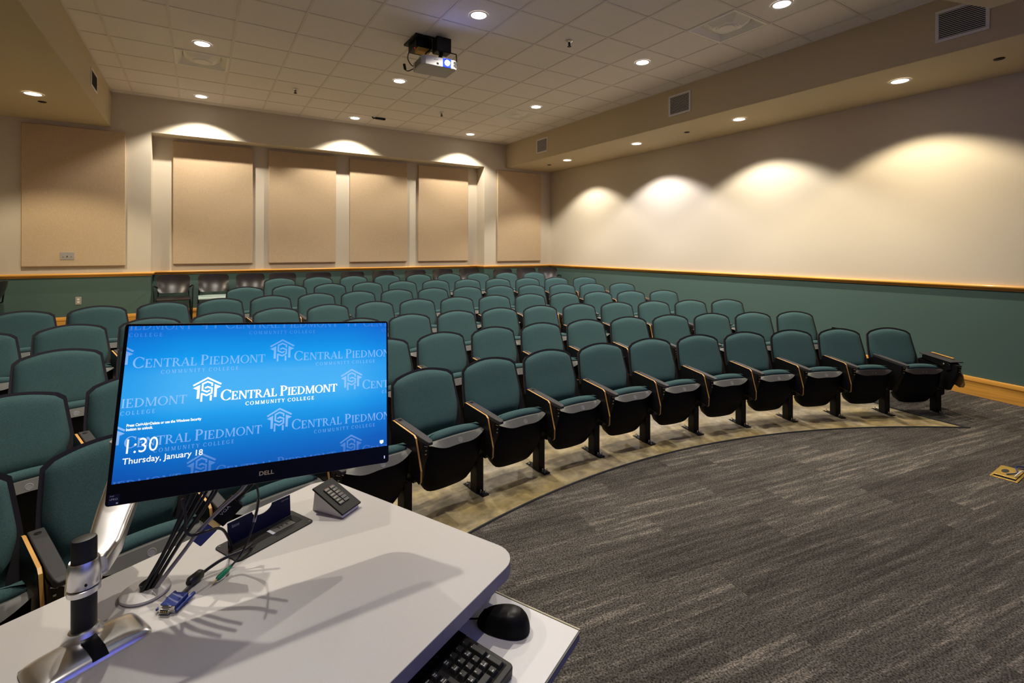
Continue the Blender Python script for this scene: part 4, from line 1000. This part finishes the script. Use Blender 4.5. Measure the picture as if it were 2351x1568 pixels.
for p in ([(0.2458, -0.1402), (0.2545, -0.1402), (0.2545, -0.1336), (0.2458, -0.1336)], [(0.2478, -0.1418), (0.2518, -0.1418), (0.2518, -0.1400), (0.2478, -0.1400)]):
    ic.add([(x, y, 0.0012) for x, y in p], [(0, 1, 2, 3)])
mb.build('clock_text', 'litwhite', scr); ic.build('status_icon', 'litwhite', scr)
V, F = text_mesh('DELL', 0.0115, 0.0285, 0.0002); MB().add([(v[0] - 0.0132, v[1] - 0.1722, 0.0002) for v in V], F).build('maker_mark', 'goldink', MN)
st = MB().box((-0.2655, -0.1845, -0.0006), (-0.2490, -0.1665, 0.0002)).build('sticker', 'navy', MN)
V, F = text_mesh('vPRO', 0.005, 0.0125); V2, F2 = text_mesh('intel', 0.0035, 0.006)
MB().add([(v[0] - 0.2640, v[1] - 0.1765, 0.0004) for v in V], F).add([(v[0] - 0.2638, v[1] - 0.1700, 0.0004) for v in V2], F2).add([(-0.2535, -0.1835, .0004), (-0.2505, -0.1835, .0004), (-0.2505, -0.1808, .0004), (-0.2535, -0.1808, .0004)], [(0, 1, 2, 3)]).build('lettering', 'whiteink', st)
MB().box((0.2565, -0.1762, -0.0004), (0.2580, -0.1700, 0.0004)).build('power_light', 'whiteled', MN)

# --- polished arm that carries the monitor
AM = thing('monitor_stand', 'polished metal monitor arm with black post standing on the white desk', 'monitor stand', (-0.160, 1.116, DZ), DA)
def b_top(u, v):
    x, y = u * 0.083, lerp(-0.047, 0.047, v); k = (1 - abs(u) ** 3.2) * (1 - abs(2 * v - 1) ** 3.0)
    return (x - 0.004 * u * abs(2 * v - 1) ** 4, y * (1 - 0.10 * abs(u) ** 6), 0.003 + 0.0125 * max(0, k) ** 0.45)
def b_bot(u, v): x, y, z = b_top(u, v); return (x * 0.99, y * 0.99, 0.0)
MB().slab(b_bot, b_top, 24, 16).build('base', 'alu', AM, smooth=60)
PX, PY = 0.0034, 0.0305                        # post position in the base frame
MB().lathe([(0.034, 0.010), (0.029, 0.0145), (0.0245, 0.021), (0.0225, 0.028), (0.020, 0.029)], (PX, PY, 0), 28, 0, 1.0, 0.82).build('neck', 'alu', AM, smooth=50)
MB().lathe([(0.0185, 0.012), (0.0185, 0.183), (0.0172, 0.1865), (0.013, 0.1872)], (PX, PY, 0), 32, 0, 1.0, 0.78).build('post', 'black', AM, smooth=40)
cl = MB().lathe([(0.0225, 0.103), (0.0250, 0.106), (0.0248, 0.132), (0.0225, 0.147), (0.0215, 0.149), (0.0195, 0.1485)], (PX, PY, 0), 32, 0, 1.0, 0.84).build('collar', 'alu', AM, smooth=40)
MB().lathe([(0.002, 0), (0.002, 0.001)], seg=8).build('set_screw', 'dark', cl).matrix_local = Matrix.Translation((PX - 0.004, PY - 0.0209, 0.112)) @ Matrix.Rotation(PI / 2, 4, 'X')
MB().lathe([(0.021, 0.090), (0.0243, 0.092), (0.0243, 0.1005), (0.023, 0.1015)], (PX, PY, 0), 32, 0, 1.0, 0.84).build('lower_ring', 'alu', AM, smooth=40)
bd = MB().add([(PX - 0.011, PY - 0.010, 0.020), (PX + 0.011, PY - 0.010, 0.020), (PX + 0.011, -0.030, 0.0162), (PX - 0.011, -0.030, 0.0162), (PX + 0.011, -0.0465, 0.0085), (PX - 0.011, -0.0465, 0.0085)], [(3, 2, 1, 0), (5, 4, 2, 3)]).build('badge', 'bezel', AM)
V, F = text_mesh('ERGOTRON', 0.0075, 0.026); MB().add([(PX + 0.004 - v[1] * .9, -0.038 + v[0] * .62 + 0.004, 0.0158 - 0.0026 * max(0, (-0.026 - (-0.038 + v[0] * .62)) / 0.01)) for v in V], F).build('lettering', 'whiteink', bd)
ai = AM.matrix_basis.inverted() if False else (Matrix.Translation((-0.160, 1.116, DZ)) @ DM).inverted()
def beam(pts, w_, h_, name, m_):
    pts = [ai @ Vector(p) for p in pts]; V = []; F = []; cs = rrect(-0.5, 0.5, -0.5, 0.5, 0.22, 4); n = len(cs)
    for i, p in enumerate(pts):
        d = (pts[min(i + 1, len(pts) - 1)] - pts[max(i - 1, 0)]).normalized(); sd = d.cross(Vector((0, 0, 1))).normalized() if abs(d.z) < 0.98 else Vector((1, 0, 0)); un = sd.cross(d)
        for ca, sa in cs: V.append(p + sd * (ca * w_[i]) + un * (sa * h_[i]))
    for i in range(len(pts) - 1):
        for k in range(n): F.append((i * n + k, i * n + (k + 1) % n, (i + 1) * n + (k + 1) % n, (i + 1) * n + k))
    F += [tuple(range(n - 1, -1, -1)), tuple((len(pts) - 1) * n + k for k in range(n))]
    return MB().add(V, F).build(name, m_, AM, smooth=45)
beam([(-0.158, 1.160, 1.108), (-0.150, 1.20, 1.118), (-0.142, 1.30, 1.145), (-0.134, 1.40, 1.172)], [0.040, 0.054, 0.064, 0.066], [0.040, 0.036, 0.028, 0.028], 'extension', 'alu')
beam([(-0.134, 1.415, 1.150), (-0.134, 1.415, 1.25)], [0.058, 0.058], [0.058, 0.058], 'elbow', 'alu')
beam([(-0.134, 1.415, 1.235), (-0.03, 1.39, 1.30), (0.11, 1.335, 1.345)], [0.05, 0.05, 0.045], [0.04, 0.04, 0.035], 'upper_arm', 'alu')
hd = MB().box((-0.05, -0.05, -0.052), (0.05, 0.05, -0.0455)).box((-0.025, -0.025, -0.080), (0.025, 0.025, -0.050)).build('mounting_plate', 'black', AM); hd.matrix_local = ai @ MX

# --- cable cubby let into the desk
e = lambda x, y: (x * math.cos(DA) + y * math.sin(DA), -x * math.sin(DA) + y * math.cos(DA))
cc = Matrix.Translation((0.1415, 1.344, DZ)) @ Matrix.Rotation(math.radians(26.0), 4, 'Z')
CB = thing('cable_cubby', 'dark flip-up power and cable box set in the white desk, lid open', 'cable box', mw=cc)
fp = rrect(-0.099, 0.099, -0.0505, 0.0505, 0.012, 6)
MB().prism(fp, -0.0005, 0.0025, 'z').build('face_plate', 'faceplate', CB, bevel=(0.001, 1))
MB().box((-0.066, -0.0185, 0.0024), (0.0, -0.006, 0.0031)).build('cable_slot', 'dark', CB)
MB().box((0.068, -0.019, 0.0024), (0.086, 0.012, 0.0031)).build('cable_slot', 'dark', CB)
MB().box((-0.078, 0.0115, 0.0024), (0.086, 0.0185, 0.0031)).build('lid_gap', 'dark', CB)
dv = MB().box((0.012, -0.0195, 0.0026), (0.066, 0.010, 0.0036)).build('outlet_plate', 'keygrey', CB)
MB().box((0.004, -0.0195, 0.0026), (0.012, 0.006, 0.0038)).build('usb_port', 'whiteink', dv)
for x, y, w2, h2 in ((0.031, 0.0, 0.003, 0.012), (0.040, 0.0, 0.0025, 0.008), (0.052, -0.001, 0.0025, 0.009)): MB().box((x - w2, y - h2 / 2 - 0.004, 0.0036), (x, y + h2 / 2 - 0.004, 0.0040)).build('slot', 'dark', dv)
for x in (-0.090, 0.090):
    for y in (-0.042, 0.042): MB().lathe([(0.003, 0.0024), (0.0032, 0.0032), (0.002, 0.0036)], (x, y, 0), 10).build('screw', 'keygrey', CB)
lid = MB()
L0, L1, LH = -0.080, 0.080, 0.058
ol = [(L0, 0.002), (L1, 0.002), (L1 - 0.002, LH)] + [(0.003 + 0.026 * math.cos(a), LH + 0.001 - 0.016 * math.sin(a)) for a in fr(0, PI, 16)] + [(L0 - 0.002, LH)]
lm = lid.prism(ol, 0.0215, 0.0240, 'y').build('lid', 'navy', CB)
V, F = text_mesh('Extron', 0.0085, 0.017); V2, F2 = text_mesh('Cable Cubby', 0.0045, 0.021)
MB().add([(v[0] - 0.072, 0.0212, v[1] + 0.045) for v in V], F).add([(v[0] + 0.053, 0.0212, v[1] + 0.050) for v in V2], F2).add([(-0.072, .0212, .0440), (-0.055, .0212, .0440), (-0.055, .0212, .0445), (-0.072, .0212, .0445)], [(0, 1, 2, 3)]).build('lettering', 'whiteink', lm)
MB().box((-0.078, 0.0185, 0.0028), (0.080, 0.0212, 0.006)).build('hinge', 'keygrey', CB)

# --- button keypad on its white wedge
a_ = math.radians(-55.5)
kp = Matrix.Translation((0.3145, 1.3775, DZ)) @ Matrix.Rotation(a_, 4, 'Z')          # +x = low end
KP = thing('button_keypad', 'black twelve-button control keypad on a white wedge stand', 'keypad', mw=kp)
MB().prism([(-0.053, 0.0), (0.050, 0.0), (0.046, 0.0095), (-0.046, 0.0520)], -0.032, 0.032, 'y').build('wedge', 'tile_edge', KP, bevel=(0.002, 2))
sl = math.atan2(0.0425, 0.092)
pl = Matrix.Translation((0.0, 0, 0.0318)) @ Matrix.Rotation(sl, 4, 'Y')
fpn = MB().box((-0.057, -0.0355, 0.0), (0.057, 0.0355, 0.0052)).build('face_plate', 'faceplate', KP, bevel=(0.0015, 2)); fpn.matrix_local = pl
lab = ('DISPLAY', 'POWER', 'DESKTOP', 'VOL', 'LAPTOP', 'MUTE', 'VIDEO', '', 'HDMI', '', 'MIC MUTE', '')
for i in range(6):
    for j in range(2):
        b_ = MB().box((-0.0335 + i * 0.0108, -0.0185 + j * 0.0192, 0.0050), (-0.0240 + i * 0.0108, -0.0015 + j * 0.0192, 0.0082)).build('button', 'keygrey', fpn, bevel=(0.0008, 1))
        tx = lab[2 * i + j]
        if tx:
            V, F = text_mesh(tx, 0.003, min(0.0125, 0.002 * len(tx)), 0.0001)
            MB().add([(-0.0277 + i * 0.0108 - v[1], -0.0165 + j * 0.0192 + v[0], 0.0084) for v in V], F).build('lettering', 'goldink', b_)
for j in range(2): MB().box((-0.0350, -0.013 + j * 0.0192, 0.0051), (-0.0342, -0.004 + j * 0.0192, 0.0057)).build('red_mark', 'red', fpn)

# --- grommet, cables and plugs on the desk
gm = Matrix.Translation((-0.090, 1.247, DZ)) @ Matrix.Rotation(math.radians(30), 4, 'Z')
GR = thing('cable_grommet', 'round white cable grommet in the desk where the black cables go down', 'grommet', mw=gm)
MB().lathe([(0.041, 0.0), (0.0435, 0.003), (0.0425, 0.0065), (0.036, 0.0085)], seg=36).build('cover', 'desk', GR, smooth=40)
fn = MB().lathe([(0.014, 0.005), (0.0175, 0.017), (0.0165, 0.0172), (0.012, 0.006)], (0.012, 0.004, 0), 16, 0, 1.25, 0.7).build('split_sleeve', 'cable', GR, smooth=40)
random.seed(3)
lo = [(-0.094, 1.240, 0.996), (-0.0855, 1.241, 0.996), (-0.077, 1.242, 0.996), (-0.090, 1.250, 0.996), (-0.0815, 1.251, 0.996), (-0.073, 1.252, 0.996)]
mi = [(-0.055, 1.241, 1.068), (-0.0455, 1.242, 1.068), (-0.036, 1.243, 1.064), (-0.050, 1.253, 1.072), (-0.040, 1.254, 1.070), (-0.030, 1.255, 1.066)]
hi = [(-0.020, 1.256, 1.148), (0.004, 1.258, 1.152), (0.026, 1.258, 1.152), (-0.006, 1.270, 1.152), (0.015, 1.270, 1.152), (0.036, 1.270, 1.152)]
lb = ['leftmost black cable of the bundle rising to the monitor, in its front layer', 'black cable in the middle of the front layer of the bundle behind the monitor', 'black cable at the right of the bundle front, next to the grey one',
      'black cable at the left in the back layer of the bundle', 'black cable in the middle of the back layer of the bundle', 'black cable at the right in the back layer of the bundle']
for i in range(6):
    top_ = Vector(hi[i]) + Vector((0.03, 0.035, 0.06))
    tag(MB().tube(smooth_path([Vector(lo[i]) + Vector((0, 0, -0.006)), lo[i], mi[i], hi[i], top_]), 0.0033 if i != 0 else 0.0038, 7).build('monitor_cable', 'cable', smooth=60), lb[i], 'cable', 'black cables of the monitor bundle')
tag(MB().tube(smooth_path([(-0.070, 1.238, 0.992), (-0.067, 1.238, 1.0), (-0.026, 1.240, 1.050), (0.003, 1.246, 1.084), (0.046, 1.256, 1.118), (0.090, 1.265, 1.150), (0.12, 1.29, 1.20)]), 0.0040, 7).build('monitor_cable', 'greycable', smooth=60), 'grey cable along the right side of the black cable bundle', 'cable')
tag(MB().tube(smooth_path([(-0.028, 1.244, 1.16), (-0.022, 1.238, 1.125), (-0.022, 1.233, 1.098), (-0.010, 1.231, 1.085), (0.016, 1.234, 1.084), (0.043, 1.262, 1.068), (0.060, 1.300, 1.020), (0.066, 1.312, 0.990)]), 0.0030, 7).build('looped_cable', 'cable', smooth=60), 'black cable looping from under the monitor into the open cable box', 'cable')
AD = thing('video_adapter', 'black video adapter block hanging under the monitor with a blue plug', 'adapter', mw=Matrix.Translation((0.057, 1.280, 1.099)) @ Matrix.Rotation(math.radians(-41), 4, 'Y'))
MB().box((-0.029, -0.0115, -0.018), (0.024, 0.0115, 0.016)).build('body', 'shell', AD, bevel=(0.003, 2))
MB().box((-0.041, -0.008, -0.012), (-0.029, 0.008, 0.012)).build('socket', 'gold', AD)
MB().box((-0.082, -0.0085, -0.015), (-0.040, 0.0085, 0.013)).build('plug', 'blueplug', AD, bevel=(0.003, 2))
mb = MB()
for i in range(7): mb.lathe([(0.0065 - i * 0.0004, 0), (0.0065 - i * 0.0004, 0.0018)], (0, 0, 0.0 + i * 0.0032), 10)
sr = mb.tube([(0, 0, -0.002), (0, 0, 0.03), (0, 0, 0.09)], 0.0032, 8).build('strain_relief', 'cable', AD, smooth=40); sr.matrix_local = Matrix.Translation((0.024, 0, 0.0)) @ Matrix.Rotation(PI / 2, 4, 'Y')
V, F = text_mesh('VGA', 0.009, 0.024); MB().add([(v[0] - 0.014, -0.0118, v[1] + 0.004) for v in V], F).build('lettering', 'whiteink', AD)
# VGA lead lying on the desk
vc = Matrix.Translation((-0.0395, 1.170, DZ)) @ Matrix.Rotation(math.radians(55), 4, 'Z')     # +x = towards its cable
VG = thing('vga_cable', 'black video cable with blue plug lying on the white desk', 'cable', mw=vc)
MB().prism(rrect(-0.018, 0.020, -0.0155, 0.0155, 0.004, 4, (0, 1, 1, 0)), 0.0015, 0.0150, 'z').build('plug', 'blueplug', VG, bevel=(0.0015, 2))
mb = MB().box((-0.0195, -0.0155, 0.002), (-0.018, 0.0155, 0.0145)); mb.prism([(-0.0085, 0.004), (0.0085, 0.004), (0.0095, 0.0122), (-0.0095, 0.0122)], -0.0255, -0.019, 'x'); mb.build('metal_shroud', 'chrome', VG)
MB().box((-0.0258, -0.0078, 0.0050), (-0.0254, 0.0078, 0.0112)).build('pin_face', 'dark', VG)
mb = MB()
for y in (-0.0065, -0.003, 0.0005, 0.004, 0.0075): mb.box((-0.0262, y - 0.0008, 0.0070), (-0.0256, y + 0.0008, 0.0092))
mb.build('pins', 'gold', VG)
for y in (-0.0195, 0.0195): MB().tube([(-0.020, y, 0.0065), (0.006, y, 0.0065), (0.008, y, 0.0065), (0.030, y, 0.0065)], [0.0022, 0.0022, 0.0038, 0.0034], 8).build('thumb_screw', 'blueplug', VG, smooth=40)
vi = vc.inverted(); up_ = lambda p: vi @ Vector(p)
MB().tube([up_(p) for p in smooth_path([(-0.030, 1.185, 0.9935), (-0.016, 1.208, 0.992), (-0.008, 1.226, 0.993), (0.004, 1.237, 0.994), (0.024, 1.249, 0.998), (0.050, 1.258, 1.003), (0.084, 1.273, 1.000), (0.100, 1.290, 0.997), (0.106, 1.302, 0.9945)])], 0.0033, 8).build('cable', 'cable', VG, smooth=60)
MB().tube([up_((-0.0165, 1.2155, 0.9955)), up_((-0.013, 1.220, 0.9955)), up_((0.0045, 1.2365, 0.9965)), up_((0.008, 1.240, 0.9965))], [0.006, 0.0098, 0.0098, 0.006], 14).build('ferrite_bead', 'cable', VG, smooth=40)
# audio lead with a green jack
AU = thing('audio_cable', 'thin black audio cable with a green jack hanging under the monitor', 'cable', (0.063, 1.233, 0.995))
off = Vector((0.063, 1.233, 0.995))
MB().tube([Vector(p) - off for p in smooth_path([(0.102, 1.272, 1.19), (0.113, 1.263, 1.144), (0.117, 1.266, 1.105), (0.107, 1.256, 1.067), (0.095, 1.244, 1.038), (0.080, 1.236, 1.013), (0.062, 1.226, 1.000)])], 0.0023, 7).build('cable', 'cable', AU, smooth=60)
MB().tube([Vector(p) - off for p in ((0.1175, 1.2725, 1.107), (0.1135, 1.266, 1.086), (0.107, 1.256, 1.066))], 0.0036, 8).build('clear_sleeve', 'greycable', AU, smooth=40)
MB().tube([Vector(p) - off for p in ((0.062, 1.228, 0.9985), (0.055, 1.222, 0.9975), (0.052, 1.2195, 0.9965), (0.037, 1.207, 0.9930), (0.034, 1.2045, 0.9925))], [0.0026, 0.0042, 0.0055, 0.0055, 0.004], 12).build('jack_sleeve', 'greenplug', AU, smooth=40)
MB().tube([Vector(p) - off for p in ((0.0345, 1.205, 0.9925), (0.0285, 1.200, 0.9900), (0.025, 1.197, 0.989))], [0.0017, 0.0017, 0.0012], 8).build('jack_tip', 'gold', AU, smooth=40)
